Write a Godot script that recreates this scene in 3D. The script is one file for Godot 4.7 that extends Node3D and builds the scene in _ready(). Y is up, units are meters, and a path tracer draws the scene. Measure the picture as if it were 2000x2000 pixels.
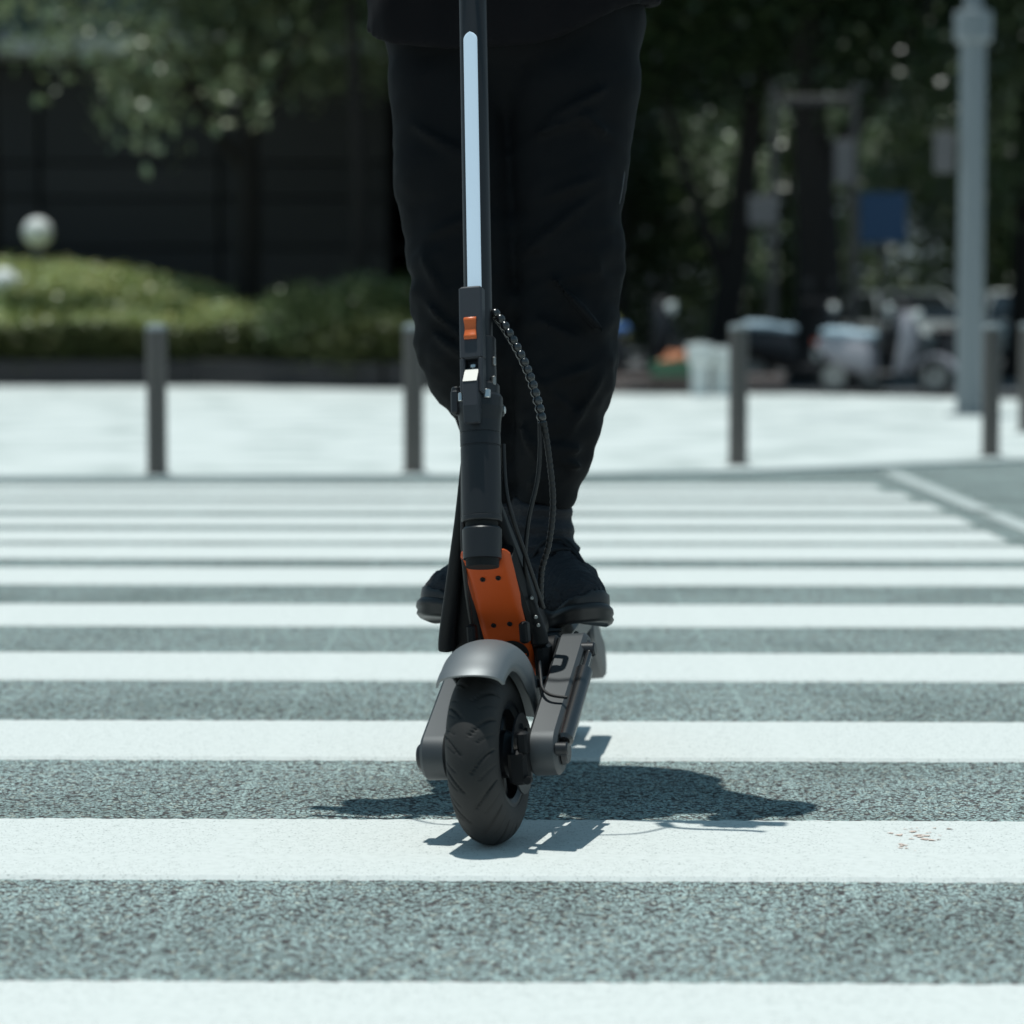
extends Node3D
# A rider on an electric kick scooter on a zebra crossing, seen from in front at hip height.
# World: x right, y up, camera looks down -z. Metres.

var M := {}
var rng := RandomNumberGenerator.new()
var taken := {}

# ------------------------------------------------------------------ small helpers
func lin(r: float, g: float, b: float) -> Color:
	return Color(r, g, b).linear_to_srgb()

func mat(called: String, c: Color, rough: float, metal := 0.0, spec := 0.5) -> StandardMaterial3D:
	var m := StandardMaterial3D.new()
	m.resource_name = called
	m.albedo_color = c
	m.roughness = rough
	m.metallic = metal
	m.metallic_specular = spec
	M[called] = m
	return m

func numbered(called: String) -> String:
	var n: int = taken.get(called, 0)
	taken[called] = n + 1
	return called if n == 0 else "%s_%03d" % [called, n]

func tag(o: Node3D, label: String, category := "", group := "", kind := "") -> Node3D:
	if label: o.set_meta("label", label)
	if category: o.set_meta("category", category)
	if group: o.set_meta("group", group)
	if kind: o.set_meta("kind", kind)
	return o

func thing(called: String, label: String, category: String, at := Vector3.ZERO, turn := 0.0, group := "") -> Node3D:
	var o := Node3D.new()
	o.name = numbered(called)
	add_child(o)
	o.position = at
	o.rotation.y = turn
	tag(o, label, category, group)
	return o

func new_st() -> SurfaceTool:
	var st := SurfaceTool.new()
	st.begin(Mesh.PRIMITIVE_TRIANGLES)
	return st

func obj(called: String, st: SurfaceTool, m: Material, parent: Node = self) -> MeshInstance3D:
	st.generate_normals()
	return put(called, st.commit(), m, parent)

func put(called: String, mesh: Mesh, m: Material, parent: Node = self) -> MeshInstance3D:
	var o := MeshInstance3D.new()
	o.name = numbered(called) if parent == self else called
	o.mesh = mesh
	o.material_override = m
	o.cast_shadow = GeometryInstance3D.SHADOW_CASTING_SETTING_ON
	parent.add_child(o, true)
	return o

func struct(called: String, st: SurfaceTool, m: Material) -> MeshInstance3D:
	var o := obj(called, st, m)
	o.set_meta("kind", "structure")
	return o

func tri(st: SurfaceTool, a: Vector3, b: Vector3, c: Vector3) -> void:
	st.add_vertex(a); st.add_vertex(c); st.add_vertex(b)   # given counter-clockwise from outside

func quad(st: SurfaceTool, a: Vector3, b: Vector3, c: Vector3, d: Vector3) -> void:
	tri(st, a, b, c); tri(st, a, c, d)

# rings of equal length; each ring runs counter-clockwise seen from beyond its far end
func loft(st: SurfaceTool, rings: Array, caps := true, smooth := true, closed := true) -> void:
	st.set_smooth_group(0 if smooth else -1)
	var n: int = rings[0].size()
	for i in rings.size() - 1:
		for j in (n if closed else n - 1):
			var k := (j + 1) % n
			quad(st, rings[i][j], rings[i][k], rings[i + 1][k], rings[i + 1][j])
	if caps:
		st.set_smooth_group(-1)
		for e in [0, rings.size() - 1]:
			var c := Vector3.ZERO
			for p in rings[e]: c += p
			c /= n
			for j in n:
				var k := (j + 1) % n
				if e == 0: tri(st, c, rings[e][k], rings[e][j])
				else: tri(st, c, rings[e][j], rings[e][k])

# end caps of a thin folded section: first half of the ring is the outside, second half the inside run back
func cap_shell(st: SurfaceTool, rings: Array) -> void:
	st.set_smooth_group(-1)
	for e in [0, rings.size() - 1]:
		var r: PackedVector3Array = rings[e]
		var n := r.size()
		for j in n / 2 - 1:
			if e == 0: quad(st, r[j], r[n - 1 - j], r[n - 2 - j], r[j + 1])
			else: quad(st, r[j], r[j + 1], r[n - 2 - j], r[n - 1 - j])

# profile: [height along y, radius]
func lathe(st: SurfaceTool, xf: Transform3D, profile: Array, seg := 32) -> void:
	var rings := []
	for p in profile:
		var r := PackedVector3Array()
		for j in seg:
			var a := TAU * j / seg
			r.append(xf * Vector3(cos(a) * p[1], p[0], -sin(a) * p[1]))
		rings.append(r)
	loft(st, rings, true, true)

func cyl(st: SurfaceTool, xf: Transform3D, profile: Array, seg := 32) -> void:
	# like lathe, every band its own smooth group so that edges stay crisp
	for i in profile.size() - 1:
		st.set_smooth_group(i + 1)
		for j in seg:
			var a := TAU * j / seg
			var b := TAU * (j + 1) / seg
			var p0 := xf * Vector3(cos(a) * profile[i][1], profile[i][0], -sin(a) * profile[i][1])
			var p1 := xf * Vector3(cos(b) * profile[i][1], profile[i][0], -sin(b) * profile[i][1])
			var q0 := xf * Vector3(cos(a) * profile[i + 1][1], profile[i + 1][0], -sin(a) * profile[i + 1][1])
			var q1 := xf * Vector3(cos(b) * profile[i + 1][1], profile[i + 1][0], -sin(b) * profile[i + 1][1])
			quad(st, p0, p1, q1, q0)
	st.set_smooth_group(-1)

func frame_along(a: Vector3, b: Vector3) -> Transform3D:
	var y := (b - a).normalized()
	var x := y.cross(Vector3.FORWARD if absf(y.z) < 0.9 else Vector3.RIGHT).normalized()
	return Transform3D(Basis(x, y, x.cross(y)), a)

func rod(st: SurfaceTool, a: Vector3, b: Vector3, r0: float, r1 := -1.0, seg := 16, bev := 0.0) -> void:
	if r1 < 0.0: r1 = r0
	var l := (b - a).length()
	if bev > 0.0:
		cyl(st, frame_along(a, b), [[0.0, 0.0], [0.0, r0 - bev], [bev, r0], [l - bev, r1], [l, r1 - bev], [l, 0.0]], seg)
	else:
		cyl(st, frame_along(a, b), [[0.0, 0.0], [0.0, r0], [l, r1], [l, 0.0]], seg)

func smooth_path(pts: Array, steps := 8) -> PackedVector3Array:
	var out := PackedVector3Array()
	for i in pts.size() - 1:
		var p0: Vector3 = pts[maxi(i - 1, 0)]
		var p1: Vector3 = pts[i]
		var p2: Vector3 = pts[i + 1]
		var p3: Vector3 = pts[mini(i + 2, pts.size() - 1)]
		for s in steps:
			out.append(p1.cubic_interpolate(p2, p0, p3, float(s) / steps))
	out.append(pts[pts.size() - 1])
	return out

func tube(st: SurfaceTool, path: PackedVector3Array, radius: Callable, seg := 10) -> void:
	var rings := []
	var up := Vector3(0.13, 0.2, 1).normalized()
	for i in path.size():
		var t := (path[mini(i + 1, path.size() - 1)] - path[maxi(i - 1, 0)]).normalized()
		var x := t.cross(up).normalized()
		if x.length() < 0.5: x = t.cross(Vector3.RIGHT).normalized()
		up = x.cross(t)
		var r := PackedVector3Array()
		var rad: float = radius.call(i)
		for j in seg:
			var a := TAU * j / seg
			r.append(path[i] + (x * cos(a) + up * sin(a)) * rad)
		rings.append(r)
	loft(st, rings)

# chamfered box
func box(st: SurfaceTool, xf: Transform3D, size: Vector3, bev := 0.002) -> void:
	st.set_smooth_group(-1)
	var h := size * 0.5
	bev = minf(bev, minf(h.x, minf(h.y, h.z)) * 0.8)
	var rings := []
	for e in [[-h.y, bev], [-h.y + bev, 0.0], [h.y - bev, 0.0], [h.y, bev]]:
		var ix: float = h.x - e[1]
		var iz: float = h.z - e[1]
		var r := PackedVector3Array()
		for c in [[ix, iz - bev], [ix, -iz + bev], [ix - bev, -iz], [-ix + bev, -iz], [-ix, -iz + bev], [-ix, iz - bev], [-ix + bev, iz], [ix - bev, iz]]:
			r.append(xf * Vector3(c[0], e[0], c[1]))
		rings.append(r)
	loft(st, rings, true, false)

func bx(st: SurfaceTool, at: Vector3, size: Vector3, bev := 0.002) -> void:
	box(st, Transform3D(Basis(), at), size, bev)

# outline in (z, y), counter-clockwise seen from +x, pushed from x0 to x1 with a chamfer
func slab_x(st: SurfaceTool, outline: PackedVector2Array, x0: float, x1: float, bev: float, xf := Transform3D(), soft := false) -> void:
	var inner := outline
	var shr := Geometry2D.offset_polygon(outline, -bev, Geometry2D.JOIN_MITER)
	if shr.size() == 1 and shr[0].size() == outline.size():
		# offset_polygon may start at another corner: match the closest
		inner = PackedVector2Array()
		var first := 0
		for i in shr[0].size():
			if shr[0][i].distance_to(outline[0]) < shr[0][first].distance_to(outline[0]): first = i
		for i in outline.size(): inner.append(shr[0][(first + i) % shr[0].size()])
		if inner[1].distance_to(outline[1]) > inner[outline.size() - 1].distance_to(outline[1]): inner = outline
	else:
		bev = 0.0
	var rings := []
	for e in [[x0, inner], [x0 + bev, outline], [x1 - bev, outline], [x1, inner]]:
		var r := PackedVector3Array()
		for p in e[1]: r.append(xf * Vector3(e[0], p.y, p.x))
		rings.append(r)
	var area := 0.0
	for i in outline.size():
		area += outline[i].cross(outline[(i + 1) % outline.size()])
	# with axes (z, y) a positive area runs clockwise about +x
	if area > 0.0:
		for r in rings: r.reverse()
	st.set_smooth_group(-1)
	for i in 3:
		loft(st, [rings[i], rings[i + 1]], false, soft and i == 1)
	st.set_smooth_group(-1)
	for e in [0, 3]:
		var flat := Geometry2D.triangulate_polygon(rings_flat(rings[e], xf))
		for i in range(0, flat.size(), 3):
			var a: Vector3 = rings[e][flat[i]]
			var b: Vector3 = rings[e][flat[i + 1]]
			var c: Vector3 = rings[e][flat[i + 2]]
			var want := xf.basis.x * (-1.0 if e == 0 else 1.0)
			if (b - a).cross(c - a).dot(want) > 0.0: tri(st, a, b, c)
			else: tri(st, a, c, b)

func rings_flat(r: PackedVector3Array, xf: Transform3D) -> PackedVector2Array:
	var inv := xf.affine_inverse()
	var o := PackedVector2Array()
	for p in r:
		var q := inv * p
		o.append(Vector2(q.z, q.y))
	return o

func capsule_outline(a: Vector2, ra: float, b: Vector2, rb: float, n := 19) -> PackedVector2Array:
	var o := PackedVector2Array()
	var t := (b - a).angle()
	for i in n: 
		var g := t + PI / 2 + PI * i / (n - 1)
		o.append(a + Vector2(cos(g), sin(g)) * ra)
	for i in n:
		var g := t - PI / 2 + PI * i / (n - 1)
		o.append(b + Vector2(cos(g), sin(g)) * rb)
	return o

# ------------------------------------------------------------------ bodies: tapered capsules, smooth minimum, surface nets
func body_mesh(caps: Array, k: float, cell: float, shape = null) -> ArrayMesh:
	var lo := Vector3(1e9, 1e9, 1e9)
	var hi := -lo
	for c in caps:
		var r: float = maxf(c[2], c[3]) + k * 0.5 + cell * 3.0
		for e in 2:
			lo = lo.min(c[e] - Vector3(r, r, r))
			hi = hi.max(c[e] + Vector3(r, r, r))
	var nx := int((hi.x - lo.x) / cell) + 2
	var ny := int((hi.y - lo.y) / cell) + 2
	var nz := int((hi.z - lo.z) / cell) + 2
	var g := PackedFloat32Array()
	g.resize(nx * ny * nz)
	g.fill(0.5)
	for c in caps:
		var a: Vector3 = c[0]
		var b: Vector3 = c[1]
		var ra: float = c[2]
		var rb: float = c[3]
		var sq: Vector3 = c[4] if c.size() > 4 else Vector3.ONE
		var m := maxf(ra, rb) + k + cell * 3.0
		var l0 := ((a.min(b) - lo - Vector3(m, m, m)) / cell).floor().max(Vector3.ZERO)
		var l1 := ((a.max(b) - lo + Vector3(m, m, m)) / cell).ceil().min(Vector3(nx - 1, ny - 1, nz - 1))
		var ab := (b - a) * sq
		var len2 := maxf(ab.length_squared(), 1e-9)
		for iy in range(int(l0.y), int(l1.y) + 1):
			for iz in range(int(l0.z), int(l1.z) + 1):
				var row := (iy * nz + iz) * nx
				for ix in range(int(l0.x), int(l1.x) + 1):
					var p := (Vector3(ix, iy, iz) * cell + lo - a) * sq
					var t := clampf(p.dot(ab) / len2, 0.0, 1.0)
					var d := (p - ab * t).length() - lerpf(ra, rb, t)
					var o := g[row + ix]
					var h := maxf(k - absf(d - o), 0.0) / k
					g[row + ix] = minf(d, o) - h * h * k * 0.25
	if shape != null:
		for iy in ny:
			for iz in nz:
				var row := (iy * nz + iz) * nx
				for ix in nx:
					if g[row + ix] < 0.06 and g[row + ix] > -0.06:
						g[row + ix] = shape.call(Vector3(ix, iy, iz) * cell + lo, g[row + ix])
	var V := PackedVector3Array()
	var id := PackedInt32Array()
	id.resize(nx * ny * nz)
	id.fill(-1)
	var off := [0, 1, nx, nx + 1, nz * nx, nz * nx + 1, nz * nx + nx, nz * nx + nx + 1]
	var cor := [Vector3(0, 0, 0), Vector3(1, 0, 0), Vector3(0, 0, 1), Vector3(1, 0, 1), Vector3(0, 1, 0), Vector3(1, 1, 0), Vector3(0, 1, 1), Vector3(1, 1, 1)]
	var edges := [[0, 1], [0, 2], [0, 4], [1, 3], [1, 5], [2, 3], [2, 6], [3, 7], [4, 5], [4, 6], [5, 7], [6, 7]]
	for iy in ny - 1:
		for iz in nz - 1:
			var row := (iy * nz + iz) * nx
			for ix in nx - 1:
				var o := row + ix
				if absf(g[o]) > cell * 6.0: continue
				var mask := 0
				for q in 8:
					if g[o + off[q]] < 0.0: mask += 1
				if mask == 0 or mask == 8: continue
				var s := Vector3.ZERO
				var n := 0
				for e in edges:
					var d0 := g[o + off[e[0]]]
					var d1 := g[o + off[e[1]]]
					if (d0 < 0.0) != (d1 < 0.0):
						s += cor[e[0]].lerp(cor[e[1]], d0 / (d0 - d1))
						n += 1
				id[o] = V.size()
				V.append(lo + (Vector3(ix, iy, iz) + s / n) * cell)
	var I := PackedInt32Array()
	var sx := 1
	var sz := nx
	var sy := nz * nx
	for iy in range(1, ny - 1):
		for iz in range(1, nz - 1):
			var row := (iy * nz + iz) * nx
			for ix in range(1, nx - 1):
				var o := row + ix
				if id[o] < 0: continue
				var ins := g[o] < 0.0
				for ax in 3:
					var st: int = [sx, sy, sz][ax]
					if (g[o + st] < 0.0) == ins: continue
					var u: int = [sy, sz, sx][ax]
					var v: int = [sz, sx, sy][ax]
					var a := id[o]
					var b := id[o - u]
					var c := id[o - u - v]
					var d := id[o - v]
					if a < 0 or b < 0 or c < 0 or d < 0: continue
					if ins: I.append_array([a, b, c, a, c, d])
					else: I.append_array([a, c, b, a, d, c])
	# outward normals; front faces clockwise
	var N := PackedVector3Array()
	N.resize(V.size())
	for i in range(0, I.size(), 3):
		var n := (V[I[i + 1]] - V[I[i]]).cross(V[I[i + 2]] - V[I[i]])
		for q in 3: N[I[i + q]] += n
	var flip := 0.0
	for i in range(0, V.size(), 37):
		var q := ((V[i] - lo) / cell).round()
		var o := (int(q.y) * nz + int(q.z)) * nx + int(q.x)
		var grad := Vector3(g[mini(o + sx, g.size() - 1)] - g[maxi(o - sx, 0)], g[mini(o + sy, g.size() - 1)] - g[maxi(o - sy, 0)], g[mini(o + sz, g.size() - 1)] - g[maxi(o - sz, 0)])
		flip += signf(grad.dot(N[i]))
	for i in N.size(): N[i] = N[i].normalized() * (1.0 if flip > 0.0 else -1.0)
	if flip > 0.0:
		for i in range(0, I.size(), 3):
			var t := I[i + 1]
			I[i + 1] = I[i + 2]
			I[i + 2] = t
	var arr := []
	arr.resize(Mesh.ARRAY_MAX)
	arr[Mesh.ARRAY_VERTEX] = V
	arr[Mesh.ARRAY_NORMAL] = N
	arr[Mesh.ARRAY_INDEX] = I
	var mesh := ArrayMesh.new()
	mesh.add_surface_from_arrays(Mesh.PRIMITIVE_TRIANGLES, arr)
	return mesh

# ------------------------------------------------------------------ textures
func noise(kind: int, freq: float, sd: int, oct := 4) -> FastNoiseLite:
	var n := FastNoiseLite.new()
	n.noise_type = kind
	n.frequency = freq
	n.seed = sd
	n.fractal_octaves = oct
	return n

func ntex(n: FastNoiseLite, size: int, stops: Array = []) -> NoiseTexture2D:
	var t := NoiseTexture2D.new()
	t.noise = n
	t.width = size
	t.height = size
	t.seamless = true
	t.generate_mipmaps = false
	if stops:
		var g := Gradient.new()
		g.offsets = PackedFloat32Array(stops.map(func(s): return s[0]))
		g.colors = PackedColorArray(stops.map(func(s): return s[1]))
		t.color_ramp = g
	return t

func triplanar(m: StandardMaterial3D, per_metre: float) -> StandardMaterial3D:
	m.uv1_triplanar = true
	m.uv1_world_triplanar = true
	m.uv1_scale = Vector3.ONE * per_metre
	return m

func bump(m: StandardMaterial3D, t: Texture2D, cm: float) -> StandardMaterial3D:
	m.heightmap_enabled = true
	m.heightmap_texture = t
	m.heightmap_scale = cm
	return m

# a second pattern multiplied over the first: stains and specks of another size
func over(m: StandardMaterial3D, t: Texture2D, per_metre: float) -> void:
	m.detail_enabled = true
	m.detail_blend_mode = BaseMaterial3D.BLEND_MODE_MUL
	m.detail_uv_layer = BaseMaterial3D.DETAIL_UV_2
	m.detail_albedo = t
	m.uv2_triplanar = true
	m.uv2_world_triplanar = true
	m.uv2_scale = Vector3.ONE * per_metre

func asphalt_textures() -> Array:
	var s := 2048
	var cells := noise(FastNoiseLite.TYPE_CELLULAR, 0.062, 11, 1)
	cells.fractal_type = FastNoiseLite.FRACTAL_NONE
	cells.cellular_jitter = 1.0
	cells.cellular_return_type = FastNoiseLite.RETURN_CELL_VALUE
	var value := cells.get_seamless_image(s, s, false, false, 0.03, false).get_data()
	cells.cellular_return_type = FastNoiseLite.RETURN_DISTANCE2_SUB
	var edge := cells.get_seamless_image(s, s, false, false, 0.03, true).get_data()
	cells.frequency = 0.13
	cells.seed = 12
	cells.cellular_return_type = FastNoiseLite.RETURN_CELL_VALUE
	var grit := cells.get_seamless_image(s, s, false, false, 0.03, false).get_data()
	var fine := noise(FastNoiseLite.TYPE_SIMPLEX, 0.16, 5, 3).get_seamless_image(s, s).get_data()
	var big := noise(FastNoiseLite.TYPE_SIMPLEX, 0.012, 8, 3).get_seamless_image(s, s).get_data()
	var col := PackedByteArray()
	col.resize(s * s * 3)
	var hgt := PackedByteArray()
	hgt.resize(s * s)
	for i in s * s:
		var v := value[i] / 255.0
		var e := edge[i] / 255.0
		var w := grit[i] / 255.0
		var f := fine[i] / 255.0 - 0.5
		var b := big[i] / 255.0 - 0.5
		# chips of stone of many tones; some have fallen out and leave dark binder, grit fills between
		var chip := clampf((e * 2.4 + f * 0.5 - 0.06 + b * 0.08) * 3.0, 0.0, 1.0)
		var tone := 0.62 + 0.20 * v + f * 0.16 + b * 0.03
		var gap := 0.18 + 0.26 * w * w
		if v < 0.16 + b * 0.04:
			chip *= 0.2
		elif w < 0.16:
			chip *= 0.45
		var warm := fmod(v * 7.31, 1.0)
		var r := lerpf(gap * 1.04, tone * (0.925 if warm < 0.88 else 0.99), chip)
		var gg := lerpf(gap * 0.96, tone * 1.035, chip)
		var bb := lerpf(gap * 0.96, tone * (1.02 if warm < 0.88 else 0.98), chip)
		col[i * 3] = int(clampf(r, 0.0, 1.0) * 255.0)
		col[i * 3 + 1] = int(clampf(gg, 0.0, 1.0) * 255.0)
		col[i * 3 + 2] = int(clampf(bb, 0.0, 1.0) * 255.0)
		hgt[i] = int(clampf(chip * (0.4 + 0.4 * v) + f * 0.16 + 0.1 * w, 0.0, 1.0) * 255.0)
	var a := ImageTexture.create_from_image(Image.create_from_data(s, s, false, Image.FORMAT_RGB8, col))
	var h := ImageTexture.create_from_image(Image.create_from_data(s, s, false, Image.FORMAT_L8, hgt))
	return [a, h]

func make_materials() -> void:
	var asp := asphalt_textures()
	var m := mat("asphalt", Color.WHITE, 0.9, 0.0, 0.35)
	m.albedo_texture = asp[0]
	triplanar(m, 1.0 / 0.82)
	bump(m, asp[1], 0.30)
	over(m, ntex(noise(FastNoiseLite.TYPE_SIMPLEX, 0.012, 15, 5), 512, [[0.0, Color(0.86, 0.865, 0.86)], [0.4, Color(0.95, 0.95, 0.95)], [0.62, Color.WHITE], [1.0, Color.WHITE]]), 1.0 / 4.3)
	m = mat("road_paint", lin(0.70, 0.718, 0.70), 0.75, 0.0, 0.4)
	m.albedo_texture = ntex(noise(FastNoiseLite.TYPE_SIMPLEX, 0.035, 21, 5), 1024, [[0.0, Color(0.55, 0.57, 0.57)], [0.09, Color(0.80, 0.82, 0.81)], [0.13, Color(0.955, 0.96, 0.955)], [0.6, Color(0.985, 0.99, 0.985)], [1.0, Color.WHITE]])
	triplanar(m, 1.0 / 0.9)
	bump(m, ntex(noise(FastNoiseLite.TYPE_SIMPLEX, 0.09, 4, 4), 1024), 0.04)
	over(m, ntex(noise(FastNoiseLite.TYPE_SIMPLEX, 0.11, 23, 2), 1024, [[0.0, Color(0.35, 0.36, 0.36)], [0.10, Color(0.62, 0.63, 0.63)], [0.145, Color.WHITE], [1.0, Color.WHITE]]), 1.0 / 0.83)
	m = mat("worn_paint", lin(0.50, 0.54, 0.53), 0.8, 0.0, 0.4)
	m.albedo_texture = M.road_paint.albedo_texture
	triplanar(m, 1.0 / 0.6)
	m = mat("paving", lin(0.66, 0.69, 0.675), 0.85, 0.0, 0.4)
	m.albedo_texture = ntex(noise(FastNoiseLite.TYPE_SIMPLEX, 0.006, 9, 5), 1024, [[0.0, Color(0.75, 0.78, 0.77)], [0.35, Color(0.93, 0.94, 0.935)], [0.6, Color(0.98, 0.985, 0.98)], [1.0, Color.WHITE]])
	triplanar(m, 1.0 / 6.0)
	mat("kerb_stone", lin(0.42, 0.47, 0.46), 0.85)
	m = mat("soil", lin(0.035, 0.035, 0.03), 0.95)
	m.albedo_texture = ntex(noise(FastNoiseLite.TYPE_SIMPLEX, 0.02, 2, 5), 512, [[0.0, Color(0.6, 0.6, 0.6)], [1.0, Color.WHITE]])
	triplanar(m, 0.3)
	mat("far_road", lin(0.09, 0.095, 0.1), 0.9)
	# scooter
	var grain := ntex(noise(FastNoiseLite.TYPE_SIMPLEX, 0.2, 31, 3), 512)
	m = mat("black_metal", lin(0.012, 0.0125, 0.015), 0.42, 0.0, 0.5)
	triplanar(m, 8.0); bump(m, grain, 0.008)
	m = mat("black_plastic", lin(0.007, 0.007, 0.008), 0.55, 0.0, 0.35)
	m = mat("latch_grey", lin(0.035, 0.037, 0.044), 0.5, 0.0, 0.5)
	triplanar(m, 9.0); bump(m, grain, 0.012)
	m = mat("gunmetal", lin(0.055, 0.060, 0.064), 0.5, 0.5, 0.8)
	triplanar(m, 8.0); bump(m, grain, 0.006)
	m = mat("fender_grey", lin(0.21, 0.222, 0.228), 0.54, 0.75, 0.6)
	m = mat("orange", lin(0.60, 0.082, 0.008), 0.5, 0.0, 0.45)
	triplanar(m, 9.0); bump(m, grain, 0.01)
	mat("orange_button", lin(0.72, 0.14, 0.03), 0.4)
	m = mat("tyre", lin(0.027, 0.0255, 0.0245), 0.7, 0.0, 0.45)
	triplanar(m, 10.0); bump(m, grain, 0.015)
	mat("dark_hole", lin(0.006, 0.006, 0.006), 0.8)
	mat("steel", lin(0.62, 0.63, 0.63), 0.28, 1.0)
	mat("dull_steel", lin(0.30, 0.30, 0.29), 0.45, 0.8)
	mat("cable", lin(0.012, 0.012, 0.013), 0.24, 0.0, 0.7)
	mat("cable_matt", lin(0.016, 0.015, 0.015), 0.5)
	m = mat("light_strip_lens", lin(0.30, 0.36, 0.42), 0.35)
	m.emission_enabled = true
	m.emission = lin(0.62, 0.84, 1.0)
	m.emission_energy_multiplier = 0.5
	# rider
	var weave := ntex(noise(FastNoiseLite.TYPE_SIMPLEX, 0.3, 41, 2), 512)
	m = mat("trouser_cloth", lin(0.0100, 0.0102, 0.0112), 0.75, 0.0, 0.25)
	m.rim_enabled = true; m.rim = 0.07; m.rim_tint = 0.6
	triplanar(m, 9.0); bump(m, weave, 0.02)
	m = mat("shirt_cloth", lin(0.013, 0.012, 0.0135), 0.9, 0.0, 0.2)
	m.rim_enabled = true; m.rim = 0.08; m.rim_tint = 0.5
	triplanar(m, 9.0); bump(m, weave, 0.03)
	m = mat("shoe_knit", lin(0.017, 0.017, 0.021), 0.7, 0.0, 0.45)
	var ribs := noise(FastNoiseLite.TYPE_SIMPLEX, 0.05, 51, 2)
	ribs.domain_warp_enabled = true
	ribs.domain_warp_amplitude = 18.0
	triplanar(m, 1.0); m.uv1_scale = Vector3(2.2, 9.0, 9.0); bump(m, ntex(ribs, 512), 0.15)
	mat("shoe_rubber", lin(0.022, 0.020, 0.020), 0.38, 0.0, 0.5)
	mat("lace", lin(0.010, 0.010, 0.012), 0.8)
	mat("lace_tip", lin(0.10, 0.13, 0.17), 0.35)
	m = mat("skin", lin(0.45, 0.27, 0.19), 0.55)
	m.subsurf_scatter_enabled = true
	m.subsurf_scatter_strength = 0.15
	mat("hair", lin(0.012, 0.010, 0.009), 0.5)
	# street
	m = mat("bollard_steel", lin(0.125, 0.112, 0.102), 0.5, 0.3)
	m = mat("bollard_cap_sunlit", lin(0.36, 0.39, 0.39), 0.45, 0.4)  # lighter than the post: sunlight on the top is painted into this colour
	m = mat("lamp_post_paint", lin(0.24, 0.265, 0.275), 0.5, 0.1)
	mat("globe_white", lin(0.72, 0.74, 0.72), 0.4)
	mat("facade_dark", lin(0.026, 0.025, 0.025), 0.6)
	mat("facade_grey", lin(0.036, 0.034, 0.034), 0.6)
	mat("facade_joint", lin(0.006, 0.006, 0.006), 0.8)
	mat("fascia", lin(0.58, 0.61, 0.60), 0.7)
	m = mat("upper_glass", lin(0.06, 0.12, 0.12), 0.1, 0.0, 0.6)
	m = mat("bark", lin(0.022, 0.018, 0.016), 0.95)
	triplanar(m, 1.2); bump(m, ntex(noise(FastNoiseLite.TYPE_SIMPLEX, 0.04, 61, 4), 512), 2.0)
	m = mat("leaf", Color.WHITE, 0.33, 0.0, 0.5)
	m.vertex_color_use_as_albedo = true
	m.backlight_enabled = true
	m.backlight = lin(0.05, 0.08, 0.02)
	m = mat("hedge_core", lin(0.07, 0.06, 0.04), 0.95)
	mat("stone_dark", lin(0.028, 0.026, 0.027), 0.8)
	mat("stone_pink", lin(0.17, 0.13, 0.12), 0.85)
	mat("sign_grey", lin(0.14, 0.13, 0.13), 0.6, 0.1)
	mat("sign_blue", lin(0.012, 0.052, 0.125), 0.6)
	mat("pole_grey", lin(0.06, 0.053, 0.05), 0.55, 0.2)
	mat("pale_blue_vinyl", lin(0.40, 0.52, 0.60), 0.5)
	mat("lilac_plastic", lin(0.36, 0.345, 0.375), 0.45)
	mat("dark_plastic", lin(0.014, 0.013, 0.016), 0.5)
	mat("white_plastic", lin(0.62, 0.65, 0.63), 0.5)
	mat("green_plastic", lin(0.05, 0.16, 0.09), 0.5)
	mat("fruit_orange", lin(0.55, 0.20, 0.09), 0.6)
	mat("blue_cloth", lin(0.06, 0.16, 0.40), 0.8)
	mat("car_silver", lin(0.30, 0.33, 0.33), 0.35, 0.2)
	mat("car_glass", lin(0.01, 0.011, 0.012), 0.08)
	mat("tail_red", lin(0.35, 0.05, 0.02), 0.3)

# ------------------------------------------------------------------ light and camera
func make_light() -> void:
	var cam := Camera3D.new()
	cam.name = "camera"
	cam.fov = 20.25
	cam.near = 0.05
	cam.far = 600.0
	cam.position = Vector3(0, 0.70, 0)
	cam.rotation = Vector3(-atan(371.0 / 5600.0), 0, 0)
	var at := CameraAttributesPhysical.new()
	at.frustum_focal_length = 67.2
	at.frustum_focus_distance = 4.0
	at.exposure_aperture = 2.6
	cam.attributes = at
	cam.fov = 20.25
	add_child(cam)
	cam.current = true
	var sun := DirectionalLight3D.new()
	sun.name = "sun"
	sun.light_energy = 1.25
	sun.light_color = Color(0.99, 1.0, 0.98)
	sun.light_angular_distance = 0.5
	sun.shadow_enabled = true
	add_child(sun)
	sun.look_at_from_position(Vector3.ZERO, Vector3(0.078, -1.0, 0.045), Vector3.FORWARD)
	var sky := ProceduralSkyMaterial.new()
	sky.sky_top_color = Color(0.42, 0.57, 0.66)
	sky.sky_horizon_color = Color(0.74, 0.81, 0.84)
	sky.sky_curve = 0.15
	sky.ground_bottom_color = Color(0.2, 0.2, 0.2)
	sky.ground_horizon_color = Color(0.4, 0.42, 0.42)
	sky.sky_energy_multiplier = 1.0
	var e := Environment.new()
	e.background_mode = Environment.BG_SKY
	e.sky = Sky.new()
	e.sky.sky_material = sky
	e.tonemap_mode = Environment.TONE_MAPPER_LINEAR
	e.tonemap_exposure = 0.88
	e.sdfgi_enabled = true
	e.ssao_enabled = true
	e.ssil_enabled = true
	var w := WorldEnvironment.new()
	w.name = "world_environment"
	w.environment = e
	add_child(w)

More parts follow.
